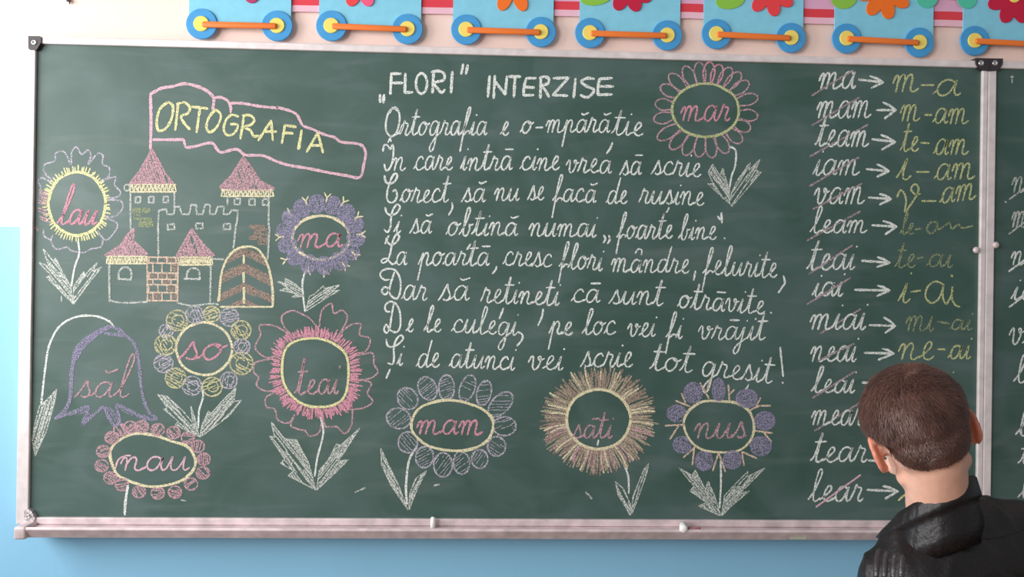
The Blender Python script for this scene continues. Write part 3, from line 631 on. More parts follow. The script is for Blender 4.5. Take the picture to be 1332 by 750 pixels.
# lau
tr = T(40, 180, 3.41); S = Strokes(); ring(S, tr(ell(205, 290, 126, 140, 20)), 3.2, 2)
for k in range(70):
    t = k / 70 * 2 * math.pi + rnd.uniform(-.03, .03); r0, r1 = 1.0, 1.14 + .1 * rnd.random()
    S.line(tr([(205 + 126 * r0 * math.cos(t), 290 + 140 * r0 * math.sin(t)), (205 + 126 * r1 * math.cos(t), 290 + 140 * r1 * math.sin(t))]), 1.8)
fl = S.build('chalk_flower', C_YEL, main, 'chalk flower with the word lau, wavy pale petals')
for pts in ([(90, 180), (60, 150), (62, 115), (105, 100), (112, 65), (150, 60), (178, 115), (182, 60), (205, 38), (225, 70), (255, 52), (267, 75), (255, 115), (295, 68), (320, 75), (318, 112), (348, 130), (345, 168), (312, 190)], [(325, 185), (375, 170), (372, 205), (400, 240), (375, 262), (340, 265)],
        [(345, 272), (400, 278), (407, 310), (375, 345), (335, 345)], [(335, 352), (382, 375), (378, 405), (335, 450), (297, 410)], [(320, 440), (312, 480), (272, 488), (235, 505), (182, 498), (160, 482), (112, 490), (90, 452), (100, 430)], [(90, 448), (62, 435), (55, 400)], [(90, 192), (50, 175), (32, 190), (45, 215), (40, 250)]):
    S = Strokes(); S.line(tr(pts), 2.1); S.build('petal', C_PALE, fl, 'pale wavy petal outline')
S = Strokes(); S.hatch(tr([(40, 225), (75, 240), (70, 330), (90, 385), (50, 380), (30, 300)]), 20, 3, 1.8, 12, .2); S.line(tr([(22, 395), (32, 400), (28, 408)]), 2.5); S.build('petal', C_ROSE, fl, 'pink hatched petal')
fword(fl, C_PINK, 'lau', 74, 125, 291.5, 19, w=3.0, slant=.28, asc=1.55)
stem(fl, tr, [(210, 455), (215, 510), (195, 570), (180, 655)])
leaves(fl, tr, [([(190, 735), (70, 615), (90, 605), (35, 550), (80, 565), (55, 490), (100, 545), (110, 530), (140, 590), (175, 650)], 50), ([(190, 735), (250, 650), (315, 570), (275, 590), (295, 550), (240, 605), (235, 590), (190, 655)], -52)])

# ma
tr = T(330, 240, 4.41); S = Strokes(); ring(S, tr(ell(385, 305, 163, 126, 20)), 3.0, 2)
fl = S.build('chalk_flower', C_CREAM, main, 'chalk flower with the word ma, purple petals')
for k in range(14):
    t = math.radians(k * 360 / 14 - 96); cx, cy = 385 + 203 * math.cos(t), 287 + 178 * math.sin(t)
    S = Strokes(); P = tr(ell(cx, cy, 52, 45, 12, math.degrees(t))); S.line(P, 1.8, closed=True); S.hatch(P, math.degrees(t), 2.0, 1.8, 18, .08); S.hatch(P, math.degrees(t) + 70, 3.4, 1.5, 12, .2); S.build('petal', C_LIL, fl, 'purple hatched petal')
S = Strokes()
for x, y, a in ((300, 95, -100), (420, 75, -80), (515, 100, -55), (595, 185, -40), (615, 285, 0), (580, 400, 40), (520, 462, 45), (405, 500, 60), (312, 490, 100), (185, 430, 160), (150, 300, 175), (205, 165, 215)):
    S = Strokes(); t = math.radians(a); u = Vector((math.cos(t), math.sin(t))); n_ = Vector((-u.y, u.x)); c = Vector((x, y))
    S.line(tr([c - u * 22, c + u * 4]), 2.2); S.line(tr([c, c + u * 25 + n_ * 18]), 2.0); S.line(tr([c, c + u * 25 - n_ * 18]), 2.0); S.build('sepal', C_CREAM, fl, 'small forked cream mark between petals')
fword(fl, C_PINK, 'ma', 386, 445, 321, 17.5, w=2.8)
stem(fl, tr, [(300, 480), (280, 560), (285, 650), (295, 725)])
leaves(fl, tr, [([(285, 640), (220, 645), (250, 625), (150, 605), (195, 590), (135, 555), (180, 562), (180, 537), (240, 570), (272, 600)], 30), ([(300, 725), (440, 635), (495, 605), (450, 610), (495, 575), (405, 595), (400, 580), (345, 630), (320, 640)], -35)])

# snowdrop-shaped bell
tr = T(35, 400, 3.75); S = Strokes()
S.line(tr([(395, 100), (330, 130), (255, 190), (220, 300), (212, 430), (185, 500), (140, 540)]), 5); S.line(tr([(400, 98), (335, 122), (245, 195), (222, 290)]), 5); S.line(tr([(380, 105), (330, 140), (280, 185), (240, 250)]), 4.5)
S.line(tr([(370, 105), (405, 92), (455, 108), (470, 135), (430, 130), (380, 125)]), 4); S.line(tr([(450, 115), (520, 170), (545, 260), (560, 400), (590, 500), (635, 540)]), 4.2)
S.line(tr([(140, 540), (230, 505), (300, 485), (270, 570), (340, 510), (375, 485), (400, 540), (430, 575), (455, 550), (440, 475), (520, 510), (600, 545), (635, 540)]), 3.6)
S.hatch(tr([(140, 540), (300, 485), (270, 570), (340, 515), (230, 520)]), -30, 2.2, 1.6, 20); S.hatch(tr([(375, 485), (400, 540), (430, 575), (455, 550), (410, 480)]), 60, 2.2, 1.6, 20); S.hatch(tr([(440, 475), (520, 510), (635, 540), (580, 548), (470, 510)]), 25, 2.2, 1.6, 20)
fl = S.build('chalk_flower', C_LIL, main, 'purple chalk bell flower with the word săl')
fword(fl, C_ROSE, 'săl', 97, 167, 516, 20, w=2.6, slant=.25, asc=1.6)
stem(fl, tr, [(70, 465), (90, 290), (110, 180), (160, 90), (240, 45), (330, 40), (400, 65), (425, 95)], 2.6)
leaves(fl, tr, [([(40, 722), (25, 640), (40, 560), (62, 480), (95, 450), (145, 398), (135, 460), (95, 600)], -72)])

# so
tr = T(190, 390, 3.947); S = Strokes(); ring(S, tr(ell(298, 250, 143, 135, 20)), 2.8, 2)
fl = S.build('chalk_flower', C_CREAM, main, 'chalk flower with the word so, round yellow and lilac petals')
for i, (x, y, r) in enumerate(((160, 105, 50), (250, 75, 42), (337, 72, 38), (428, 88, 44), (488, 155, 46), (492, 240, 38), (490, 325, 54), (425, 412, 40), (340, 445, 46), (237, 440, 46), (152, 400, 48), (90, 325, 44), (100, 230, 50), (103, 158, 32))):
    S = Strokes(); P = tr(ell(x, y, r * 1.1, r * 1.05, 14)); S.line(P, 1.9, closed=True); S.line(tr(ell(x + 4, y, r * .6, r * .55, 12)), 1.7, closed=True); S.hatch(P, rnd.uniform(0, 180), 3.4, 1.5, 12, .3)
    S.build('petal', C_PALE if i % 2 else C_OLIVE, fl, 'lilac scribbled petal' if i % 2 else 'yellow scribbled petal')
fword(fl, C_PINK, 'so', 232, 291, 467, 21, w=3.0, slant=.25)
stem(fl, tr, [(290, 460), (292, 500), (272, 570), (268, 655)])
leaves(fl, tr, [([(272, 700), (150, 640), (165, 620), (90, 560), (110, 555), (60, 485), (110, 495), (190, 570), (240, 630), (230, 545), (250, 600)], 45), ([(275, 705), (330, 665), (425, 595), (490, 515), (450, 520), (462, 448), (385, 525), (335, 585), (320, 570), (288, 640)], -48)])

# teai
tr = T(320, 390, 2.884); RP = [(150, 180), (200, 150), (270, 145), (330, 165), (375, 205), (385, 280), (372, 355), (330, 393), (250, 400), (190, 375), (145, 320), (135, 250)]
S = Strokes(); ring(S, tr(RP), 3.0, 2); fl = S.build('chalk_flower', C_YEL, main, 'chalk flower with the word teai, heart-shaped petals and pink fringe')
S = Strokes(); C_ = cat(RP, 4, True)
for p in C_:
    d = (p - Vector((260, 275))).normalized()
    for k in range(1 + (rnd.random() < .35)):
        q = p + Vector((rnd.uniform(-5, 5), rnd.uniform(-5, 5))); S.line(tr([q + d * 8, q + d * rnd.uniform(30, 48) + Vector((rnd.uniform(-6, 6), 0))]), 1.8)
S.build('fringe', C_PINK, fl, 'pink hatched fringe round the centre')
for pts in ([(165, 130), (110, 98), (52, 95), (55, 130), (35, 180), (75, 215), (110, 210)], [(100, 220), (35, 235), (30, 270), (47, 290), (40, 320), (70, 340), (115, 340)], [(115, 345), (75, 365), (77, 400), (108, 410), (120, 450), (160, 460), (182, 430)], [(180, 440), (168, 470), (198, 485), (222, 490), (240, 510), (275, 495), (285, 440)], [(290, 440), (300, 475), (340, 475), (370, 500), (395, 470), (400, 410)], [(380, 410), (440, 405), (475, 380), (455, 350), (470, 312), (430, 300), (390, 300)], [(395, 300), (460, 295), (495, 270), (480, 240), (475, 200), (430, 205), (390, 215)], [(400, 205), (450, 190), (465, 145), (427, 130), (430, 90), (390, 95), (350, 130)], [(350, 130), (380, 70), (362, 38), (330, 50), (320, 13), (285, 40), (275, 100)], [(270, 105), (240, 70), (200, 48), (170, 40), (135, 60), (140, 95), (165, 125)]):
    S = Strokes(); S.line(tr(pts), 2.1); S.build('petal', C_ROSE, fl, 'rose outline of a heart-shaped petal')
fword(fl, C_ROSE, 'teai', 383, 440, 512, 18.5, w=2.7, asc=1.75, slant=.12)
stem(fl, tr, [(280, 440), (290, 500), (268, 590), (258, 660)])
leaves(fl, tr, [([(262, 712), (158, 658), (180, 640), (130, 612), (145, 595), (88, 510), (108, 515), (95, 458), (145, 520), (190, 525), (235, 610)], 52), ([(265, 712), (320, 662), (385, 598), (345, 605), (427, 480), (355, 545), (340, 540), (308, 600), (275, 640)], -52)])

# nau
tr = T(110, 540, 5.355); RP = [(180, 250), (230, 180), (340, 130), (470, 135), (600, 175), (720, 220), (772, 310), (755, 380), (680, 450), (560, 490), (440, 495), (320, 460), (230, 410), (190, 330)]
S = Strokes(); ring(S, tr(RP), 2.9, 3); fl = S.build('chalk_flower', C_CREAM, main, 'low chalk flower with the word nau, small pink petals')
for (x, y) in ((320, 82), (400, 78), (510, 100), (620, 120), (720, 155), (790, 215), (830, 305), (825, 400), (742, 478), (630, 533), (510, 540), (380, 530), (260, 482), (180, 435), (120, 350), (130, 250), (190, 155), (250, 100)):
    S = Strokes(); P = tr(ell(x, y, 46, 42, 12)); S.line(P, 2.0, closed=True); S.hatch(P, rnd.uniform(0, 180), 2.4, 1.7, 12, .1); S.build('petal', C_ROSE, fl, 'pink scribbled petal')
fword(fl, C_LPINK, 'nau', 156, 246, 611, 17, w=2.5, slant=.1)
S = Strokes(); S.line(tr([(212, 375), (235, 310), (280, 282), (320, 280)]), 2.3); S.build('word', C_LPINK, fl)
stem(fl, tr, [(302, 490), (285, 600), (280, 690)], 3.4)

# mam
tr = T(480, 480, 3.945); S = Strokes(); ring(S, tr([(220, 270), (260, 200), (370, 160), (470, 165), (570, 200), (630, 250), (632, 320), (590, 380), (500, 415), (400, 415), (300, 390), (230, 330)]), 3.0, 2)
fl = S.build('chalk_flower', C_CREAM, main, 'wide chalk flower with the word mam, pale oval petals')
for (x, y, rx, ry, rot) in ((300, 98, 46, 62, -25), (398, 95, 40, 66, 0), (505, 97, 38, 70, 20), (590, 122, 36, 66, 15), (675, 180, 45, 78, 45), (695, 292, 60, 48, 0), (655, 395, 46, 50, 0), (568, 460, 42, 48, 0), (475, 480, 42, 58, -5), (380, 490, 48, 62, 0), (285, 450, 45, 55, 10), (200, 375, 50, 54, 0), (152, 252, 62, 52, 15), (198, 150, 50, 58, -35)):
    S = Strokes(); P = tr(ell(x, y, rx, ry, 16, rot)); S.line(P, 2.1, closed=True); S.hatch(P, rnd.uniform(-60, 60), 3.4, .9, 12, .3); S.build('petal', C_PALE, fl, 'pale oval petal')
fword(fl, C_PINK, 'mam', 541, 627, 564.5, 18, w=2.8)
stem(fl, tr, [(245, 400), (205, 470), (190, 600), (195, 690)], 2.9)
leaves(fl, tr, [([(200, 722), (110, 590), (65, 490), (60, 405), (100, 490), (150, 590)], 60), ([(205, 720), (245, 620), (295, 520), (240, 560), (208, 640)], -62)])

# sati
tr = T(690, 480, 3.847); S = Strokes(); ring(S, tr(ell(340, 250, 160, 150, 20)), 3.6, 3)
fl = S.build('chalk_flower', C_CREAM, main, 'chalk flower with the word săți, shaggy brown rays')
for m, N, lab in ((C_BROWN, 120, 'brown rays'), (C_TAN, 110, 'tan rays'), (C_CREAM, 26, 'cream rays'), (C_ROSE, 45, 'pink rays')):
    S = Strokes()
    for k in range(N):
        t = 2 * math.pi * (k + rnd.random()) / N
        if m is C_ROSE and not (-.3 < math.sin(t) < 1.2 and math.sin(t) > .2): continue
        c, s_ = math.cos(t), math.sin(t); r0, r1 = 1.05, rnd.uniform(1.55, 1.85)
        S.line(tr([(340 + 160 * r0 * c, 250 + 150 * r0 * s_), (340 + 160 * (r0 + r1) / 2 * c + rnd.uniform(-6, 6), 250 + 145 * (r0 + r1) / 2 * s_), (340 + 160 * r1 * c + rnd.uniform(-9, 9), 255 + 148 * r1 * s_ + rnd.uniform(-8, 8))]), 2.0)
    S.build('ray', m, fl, lab)
fword(fl, C_ROSE, 'sati', 743.5, 796, 569, 16.5, w=2.5)
S = Strokes(); S.line(tr([(310, 250), (345, 245)]), 2.2); S.build('accent', C_ROSE, fl)
S = Strokes(); S.line(tr([(340, 355), (335, 380)]), 2.3); S.build('accent', C_WHITE, fl, 'white comma below the word')
stem(fl, tr, [(470, 480), (490, 540), (492, 620)])
leaves(fl, tr, [([(500, 728), (440, 630), (425, 562), (468, 600), (500, 675)], 62), ([(505, 728), (512, 640), (568, 500), (592, 472), (575, 540), (540, 640)], -72)], gap=2.5)

# nus
tr = T(850, 485, 3.95); S = Strokes(); ring(S, tr([(157, 260), (180, 195), (250, 148), (340, 143), (430, 155), (490, 195), (517, 270), (500, 340), (440, 395), (340, 408), (240, 390), (180, 335)]), 2.7, 2)
fl = S.build('chalk_flower', C_CREAM, main, 'chalk flower with the word nus, oval purple petals')
for (x, y, rx, ry) in ((205, 100, 47, 52), (335, 85, 32, 58), (480, 130, 54, 46), (572, 245, 52, 46), (552, 375, 54, 48), (405, 445, 46, 46), (260, 450, 45, 50), (148, 368, 46, 42), (120, 207, 50, 42)):
    S = Strokes(); P = tr(ell(x, y, rx, ry, 14)); S.line(P, 1.8, closed=True); S.hatch(P, rnd.uniform(-40, 40), 2.0, 1.8, 18, .06); S.hatch(P, 80, 3, 1.5, 12, .2); S.build('petal', C_LIL, fl, 'purple hatched petal')
FORKS = ([(285, 130), (240, 50)], [(272, 95), (295, 25)], [(390, 140), (385, 60)], [(395, 105), (415, 85)], [(490, 195), (540, 170), (600, 168)], [(525, 175), (550, 128)], [(515, 295), (610, 308)], [(565, 302), (605, 352)], [(455, 405), (465, 472)], [(458, 405), (530, 437)], [(335, 410), (305, 500)], [(335, 410), (370, 507)], [(215, 380), (155, 432)], [(210, 380), (200, 470)], [(155, 265), (60, 270)], [(130, 270), (85, 338)], [(185, 170), (115, 142)], [(165, 152), (145, 105)])
for f0, f1 in zip(FORKS[::2], FORKS[1::2]): S = Strokes(); S.line(tr(f0), 2.3); S.line(tr(f1), 2.3); S.build('sepal', C_PEACH, fl, 'peach forked mark between petals')
fword(fl, C_ROSE, 'nus', 902, 970, 569, 19, w=2.6)
stem(fl, tr, [(345, 450), (347, 560), (340, 690)])
leaves(fl, tr, [([(345, 733), (232, 682), (275, 665), (188, 605), (210, 580), (132, 488), (198, 525), (215, 498), (268, 600), (280, 555), (312, 625)], 52), ([(350, 733), (400, 682), (492, 605), (440, 622), (572, 488), (482, 532), (485, 505), (410, 580), (365, 630)], -50)])

# mar
tr = T(840, 70, 3.57); S = Strokes(); ring(S, tr(ell(277, 262, 155, 123, 20)), 2.9, 2)
fl = S.build('chalk_flower', C_DYEL, main, 'chalk flower with the word mar, narrow looped petals')
tips = [(245, 40, 0), (298, 38, 0), (345, 50, 1), (395, 65, 0), (440, 88, 0), (478, 130, 0), (520, 200, 0), (520, 290, 0), (485, 350, 0), (445, 410, 0), (378, 460, 0), (310, 482, 0), (245, 478, 0), (180, 470, 0), (115, 440, 0), (55, 395, 0), (38, 305, 0), (45, 230, 0), (70, 150, 0), (110, 95, 0), (180, 58, 0)]
for k, (x, y, _) in enumerate(tips):
    c = Vector((277, 262)); p = Vector((x, y)); d = p - c; e = math.sqrt((d.x / 155) ** 2 + (d.y / 123) ** 2); b0 = c + d / e * 1.03; u = d.normalized(); n_ = Vector((-u.y, u.x)); L = (p - b0).length
    S = Strokes(); S.line(tr([b0 - n_ * 17, b0 + u * L * .5 - n_ * 27, b0 + u * L * .88 - n_ * 17, p, b0 + u * L * .88 + n_ * 17, b0 + u * L * .5 + n_ * 27, b0 + n_ * 17]), 2.1); S.build('petal', C_PINK if k in (1, 2) else C_ROSE, fl, 'rose looped petal')
fword(fl, C_PINK, 'mar', 884, 949, 157, 19.5, w=2.6)
stem(fl, tr, [(390, 430), (418, 450), (415, 520), (398, 570), (385, 650)])
leaves(fl, tr, [([(390, 695), (328, 640), (288, 602), (315, 605), (290, 550), (310, 512), (345, 565), (358, 530), (385, 625)], 55), ([(400, 708), (388, 690), (400, 640), (430, 580), (485, 505), (480, 540), (530, 490), (510, 540), (535, 550), (450, 650)], -55)])

# smeared specks of chalk low on the board
for pts, w in (([(462, 640), (475, 634)], 2), ([(565, 631), (571, 630)], 3), ([(762, 640), (770, 648)], 2.5), ([(80, 385), (80, 392)], 2), ([(236, 650), (242, 651)], 2)):
    S = Strokes(); S.line(pts, w); S.build('chalk_smear', C_SOFT, main)

# ------------------------------------------------------------------ loose chalk on the tray
def chalk_stick(px, py, Y, z0, ln, r, ang, m, label, standing=False):
    c = onY(px, py, Y); bm = bmesh.new()
    if standing: P = [(c.x, Y, z0), (c.x, Y, z0 + ln * .85), (c.x + .001, Y, z0 + ln)]; rr = [r, r, r * .7]
    else:
        d = Vector((math.cos(ang), math.sin(ang), 0)); a = Vector((c.x, Y, z0 + r))
        P = [a - d * ln / 2, a - d * ln * .42, a + d * ln * .42, a + d * ln / 2]; rr = [r * .8, r, r, r * .75]
    tube(bm, P, rr, 12)
    o = bm_obj('chalk_stick', bm, m, None, True); props(o, label, 'chalk', 'loose chalk on the tray')
    return o
CH1 = mat('solid_white_chalk', (.88, .87, .84, 1), .9); CH2 = mat('solid_pink_chalk', (.80, .62, .62, 1), .9); CH3 = mat('solid_rose_chalk', (.55, .25, .27, 1), .9)
chalk_stick(563.5, 670, -.02, BZ - .0183, .026, .007, 0, CH1, 'short white chalk stub standing upright against the board below the mam flower', True)
chalk_stick(889, 686, -.048, BZ - .0183, .04, .0105, 1.35, CH1, 'thick white chalk end sticking over the tray lip left of the nus flower stem')
chalk_stick(903, 686, -.046, BZ - .0183, .035, .0055, .3, CH3, 'dull rose chalk piece lying just right of the thick white chalk end')
# nail in the wall
c = onY(90, 2, WALL_Y - .006); bm = bmesh.new(); tube(bm, [(c.x, WALL_Y + .01, c.z + .004), (c.x, WALL_Y - .012, c.z + .001), (c.x, WALL_Y - .014, c.z)], [.002, .002, .004], 10); tube(bm, [(c.x, WALL_Y - .004, c.z + .02), (c.x, WALL_Y - .004, c.z - .006)], [.004, .0015], 8)
props(bm_obj('nail', bm, PLASTIC), 'small dark nail in the cream wall at the upper left', 'nail')

# ------------------------------------------------------------------ paper train garland
PB = mat('light_blue_foam', (0.23, 0.60, 0.78, 1), .75, noise_scale=40, noise_amt=.05)
PW = mat('blue_foam', (0.055, 0.32, 0.66, 1), .7, noise_scale=40, noise_amt=.06)
PY_ = mat('yellow_foam', (0.90, 0.72, 0.15, 1), .7)
PO = mat('orange_paper', (0.86, 0.20, 0.03, 1), .5)
def paper(r, g, b): return mat('foam', (r, g, b, 1), .7)
FL = {'plum': paper(.42, .03, .12), 'red': paper(.80, .05, .06), 'pink': paper(.82, .10, .22), 'orange': paper(.90, .17, .01), 'crimson': paper(.55, .005, .045), 'green': paper(.26, .55, .06), 'teal': paper(.08, .55, .38)}
DARK = {k: mat('foam_edge', tuple(c * .45 for c in m.node_tree.nodes['Principled BSDF'].inputs['Base Color'].default_value[:3]) + (1,), .7) for k, m in FL.items()}
GY = .034
def gp(px, py, Y=GY): q = onY(px, py, Y); return q.x, q.z
def petal_pts(cx, cz, ang, L, W, n=22):
    out = []
    for k in range(n):
        t = 2 * math.pi * k / n; r = .5 * L; x = r * math.cos(t) + .5 * L; y = W * .5 * math.sin(t) * (.72 + .35 * (.5 + .5 * math.cos(t)))
        out.append((cx + x * math.cos(ang) - y * math.sin(ang), cz + x * math.sin(ang) + y * math.cos(ang)))
    return out
wag = [ # body left, right, wheel1, wheel2, flower colour, flower centre, petal length px, width px, petal screen angles, other bits
 (246, 378.5, (262, 31), (360.4, 33.4), 'plum', (330, -32), 37, 24, [95, 35, 145, 215, 275, 325], []),
 (415, 547.5, (431, 33.4), (530, 37.6), 'pink', (468, -30), 41, 21, [108, 70, 30, 150, 210, 270, 330], []),
 (589, 719.5, (606.4, 38.3), (703.5, 41.5), 'orange', (667, -25), 43, 20, [112, 68, 20, 160, 205, 250, 295, 340], []),
 (753.5, 884, (767.5, 42.7), (868, 45.8), 'crimson', (817, -18), 36, 21, [116, 68, 30, 165, 210, 255, 300, 345], [('green', (776, -4), 22, 11)]),
 (914.7, 1044, (932, 44), (1029, 49), 'red', (1002, -13), 36, 20, [128, 78, 33, 170, 215, 260, 305, 350], [('green', (950, 0), 20, 12)]),
 (1085, 1213, (1101.4, 49.8), (1196, 55), 'orange', (1150, -12), 39, 21, [122, 78, 30, 168, 212, 256, 300, 345], [('green', (1098, -3), 18, 15), ('teal', (1206, -3), 15, 14)]),
 (1252, 1383, (1268, 52.8), (1366, 58), 'crimson', (1319, -4), 38, 22, [160, 112, 66, 22, 205, 250, 295, 340], [('teal', (1258, -3), 14, 15)]),
]
desc = ['farthest left, one plum petal showing at its top', 'with one red and one pink petal, left of the word FLORI', 'with an orange flower and no leaves', 'with a crimson flower and a small green leaf', 'with a red flower and one green leaf', 'with an orange flower between green and teal leaves', 'with a crimson flower, cut off by the photo edge at right']
for i, (xl, xr, w1, w2, fc, fcn, pl, pw, angs, bits) in enumerate(wag):
    base = onY((xl + xr) / 2, (w1[1] + w2[1]) / 2 + 20, GY)
    t = empty('paper_wagon', (base.x, GY, base.z), 'light blue foam wagon ' + desc[i], 'wall decoration', 'foam train wagons above the board')
    (ax, az), (bx, bz) = gp(xl, w1[1] + 3), gp(xr, w2[1] + 3)
    top = .165; bm = bmesh.new()
    prism(bm, [(ax, az), (bx, bz), (bx, bz + top), (bx - .012, bz + top + .012), (ax + .012, az + top + .012), (ax, az + top)], .031, .035)
    bm_obj('wagon_body', bm, PB, t)
    for w in (w1, w2):
        cx, cz = gp(w[0], w[1], .027); bm = bmesh.new(); disc(bm, cx, cz, .0398, .0265, .0308); wh = bm_obj('wheel', bm, PW, t, label='blue foam wheel')
        bm = bmesh.new(); disc(bm, cx, cz, .0198, .0232, .0264); bm_obj('hub', bm, PY_, wh, label='yellow hub')
    p1 = onY(w1[0] + 1, w1[1] + .5, .0195); p2 = onY(w2[0] - 1, w2[1] + .5, .0195); bm = bmesh.new()
    tube(bm, [p1, p1.lerp(p2, .02), p1.lerp(p2, .5), p1.lerp(p2, .98), p2], [.006, .0078, .0078, .0078, .006], 14, .45)
    bm_obj('coupling_rod', bm, PO, t, True, label='orange coupling rod')
    fx, fz = gp(*fcn, .029)
    par = None
    for j, a in enumerate(angs):
        bm = bmesh.new(); L, W = pl / 508 * 1.0, pw / 508
        prism(bm, petal_pts(fx, fz, math.radians(-a), L, W), .0275 - .0002 * (j % 3), .0309)
        m = FL[fc]
        if fc == 'pink' and a > 90: m = FL['red']
        bm_obj('petal', bm, m, t, label='%s foam flower petal' % fc)
    bm = bmesh.new(); disc(bm, fx, fz, .016, .0245, .0272); bm_obj('flower_centre', bm, PY_, t, label='yellow flower centre')
    for (mc, (lx, ly), lw, lh) in bits:
        x, z = gp(lx, ly, .029); bm = bmesh.new(); prism(bm, ell(x, z, lw / 508, lh / 508, 26, 12), .0288, .0309); bm_obj('leaf', bm, FL[mc], t, label='%s foam leaf' % mc)
# striped strip the wagons are mounted on
strip = None
ts = empty('paper_strip', (BW / 2, WALL_Y, BZ + BH + .1), 'pink and red striped paper strip running along the wall behind the blue wagons', 'wall decoration')
lo = [(378, 15), (580, 18.2), (735, 21), (900, 24), (1060, 31), (1232, 34.2), (1420, 41)]
bands = [('pink_band', (.84, .50, .60, 1), 0, 8.2, 'pale pink lower band'), ('red_band', (.72, .045, .07, 1), 8.2, 19.2, 'red middle band'), ('lilac_band', (.74, .40, .58, 1), 19.2, 34, 'lilac pink upper band'), ('red_band', (.72, .045, .07, 1), 34, 45, 'red band'), ('pink_band', (.84, .50, .60, 1), 45, 54, 'pale pink band')]
for k, (nm, colr, o0, o1, lab) in enumerate(bands):
    bm = bmesh.new(); P0 = [gp(x, y - o0, .037) for x, y in lo]; P1 = [gp(x, y - o1, .037) for x, y in lo]
    prism(bm, P0 + P1[::-1], .0362, .0386); bm_obj(nm, bm, mat(nm, colr, .7), ts, label=lab)

# ------------------------------------------------------------------ the boy
boy = empty('person', (0, 0, 0), 'person in black leather jacket with short brown hair, seen from behind at the board', 'person')
HC = atD(1186, 537, 1.38)                      # centre of the skull
NB = atD(1226, 655, 1.40)
SL = atD(1168, 750, 1.39); SR = atD(1338, 706, 1.42)
foot = Vector(((SL.x + SR.x) / 2, (SL.y + SR.y) / 2, 0))
boy.location = foot; WL[boy.name] = foot.copy()
HR = (Matrix.Rotation(math.radians(-13), 3, 'Z') @ Matrix.Rotation(math.radians(-21), 3, 'Y') @ Matrix.Rotation(math.radians(-9), 3, 'X'))
def hl(x, y, z): return HC + HR @ Vector((x, y, z))
def add_ell(bm, c, r, rot=None, u=28, v=18):
    t = bmesh.new(); bmesh.ops.create_uvsphere(t, u_segments=u, v_segments=v, radius=1)
    for q in t.verts:
        p = Vector((q.co.x * r[0], q.co.y * r[1], q.co.z * r[2]))
        q.co = Vector(c) + (rot @ p if rot else p)
    merge(bm, t)
def capsule(bm, a, b, ra, rb, seg=20):
    a, b = Vector(a), Vector(b); d = b - a; L = d.length; d.normalize(); u = d.orthogonal().normalized(); v = d.cross(u); rings = []
    prof = [(-ra * math.cos(t), ra * math.sin(t)) for t in [math.pi * k / 12 for k in range(0, 7)]] + [(L + rb * math.sin(t), rb * math.cos(t)) for t in [math.pi * k / 12 for k in range(0, 7)]]
    for (h, r) in prof:
        c = a + d * h
        rings.append([bm.verts.new(c)] if r < 1e-5 else [bm.verts.new(c + (u * math.cos(2 * math.pi * k / seg) + v * math.sin(2 * math.pi * k / seg)) * r) for k in range(seg)])
    for p, q in zip(rings, rings[1:]):
        for k in range(seg):
            if len(p) == 1: bm.faces.new((p[0], q[(k + 1) % seg], q[k]))
            elif len(q) == 1: bm.faces.new((p[k], p[(k + 1) % seg], q[0]))
            else: bm.faces.new((p[k], p[(k + 1) % seg], q[(k + 1) % seg], q[k]))
def fuse(name, bm, voxel, smooth, m, parent, label=None, disp=None):
    bmesh.ops.recalc_face_normals(bm, faces=bm.faces)
    me = bpy.data.meshes.new('tmp'); org = WL[parent.name]
    for v in bm.verts: v.co -= org
    bm.to_mesh(me); bm.free()
    o = bpy.data.objects.new('tmp', me); COL.objects.link(o)
    md = o.modifiers.new('r', 'REMESH'); md.mode = 'VOXEL'; md.voxel_size = voxel
    if smooth: sm = o.modifiers.new('s', 'SMOOTH'); sm.iterations = smooth; sm.factor = .5
    dg = bpy.context.evaluated_depsgraph_get(); dg.update()
    out = bpy.data.meshes.new_from_object(o.evaluated_get(dg)); bpy.data.objects.remove(o)
    if disp:
        out.calc_loop_triangles() if hasattr(out, 'calc_loop_triangles') else None
        ns = [v.normal.copy() for v in out.vertices]
        for v, n in zip(out.vertices, ns): v.co += n * disp(v.co + org, n)
    out.update(); out.name = name
    out.polygons.foreach_set('use_smooth', [True] * len(out.polygons)); out.materials.clear(); out.materials.append(m)
    r = bpy.data.objects.new(name, out); link(r, parent); WL[r.name] = org
    if label: r['label'] = label
    return r

SKIN = mat('skin', (0.74, 0.43, 0.32, 1), .5, noise_scale=60, noise_amt=.06, bump=.05, bump_scale=400)
SKIN.node_tree.nodes['Principled BSDF'].inputs['Subsurface Weight'].default_value = 0.15
SKIN.node_tree.nodes['Principled BSDF'].inputs['Subsurface Radius'].default_value = (0.012, 0.004, 0.002)
LEATHER = mat('black_leather', (0.0085, 0.0072, 0.0082, 1), .42, spec=.38, bump=.35, bump_scale=130)
TROUS = mat('dark_denim', (0.02, 0.025, 0.045, 1), .8); SHOE = mat('shoe', (0.05, 0.05, 0.055, 1), .5)
HAIR = mat('brown_hair', (0.108, 0.050, 0.038, 1), .45, noise_scale=30, noise_amt=.4)

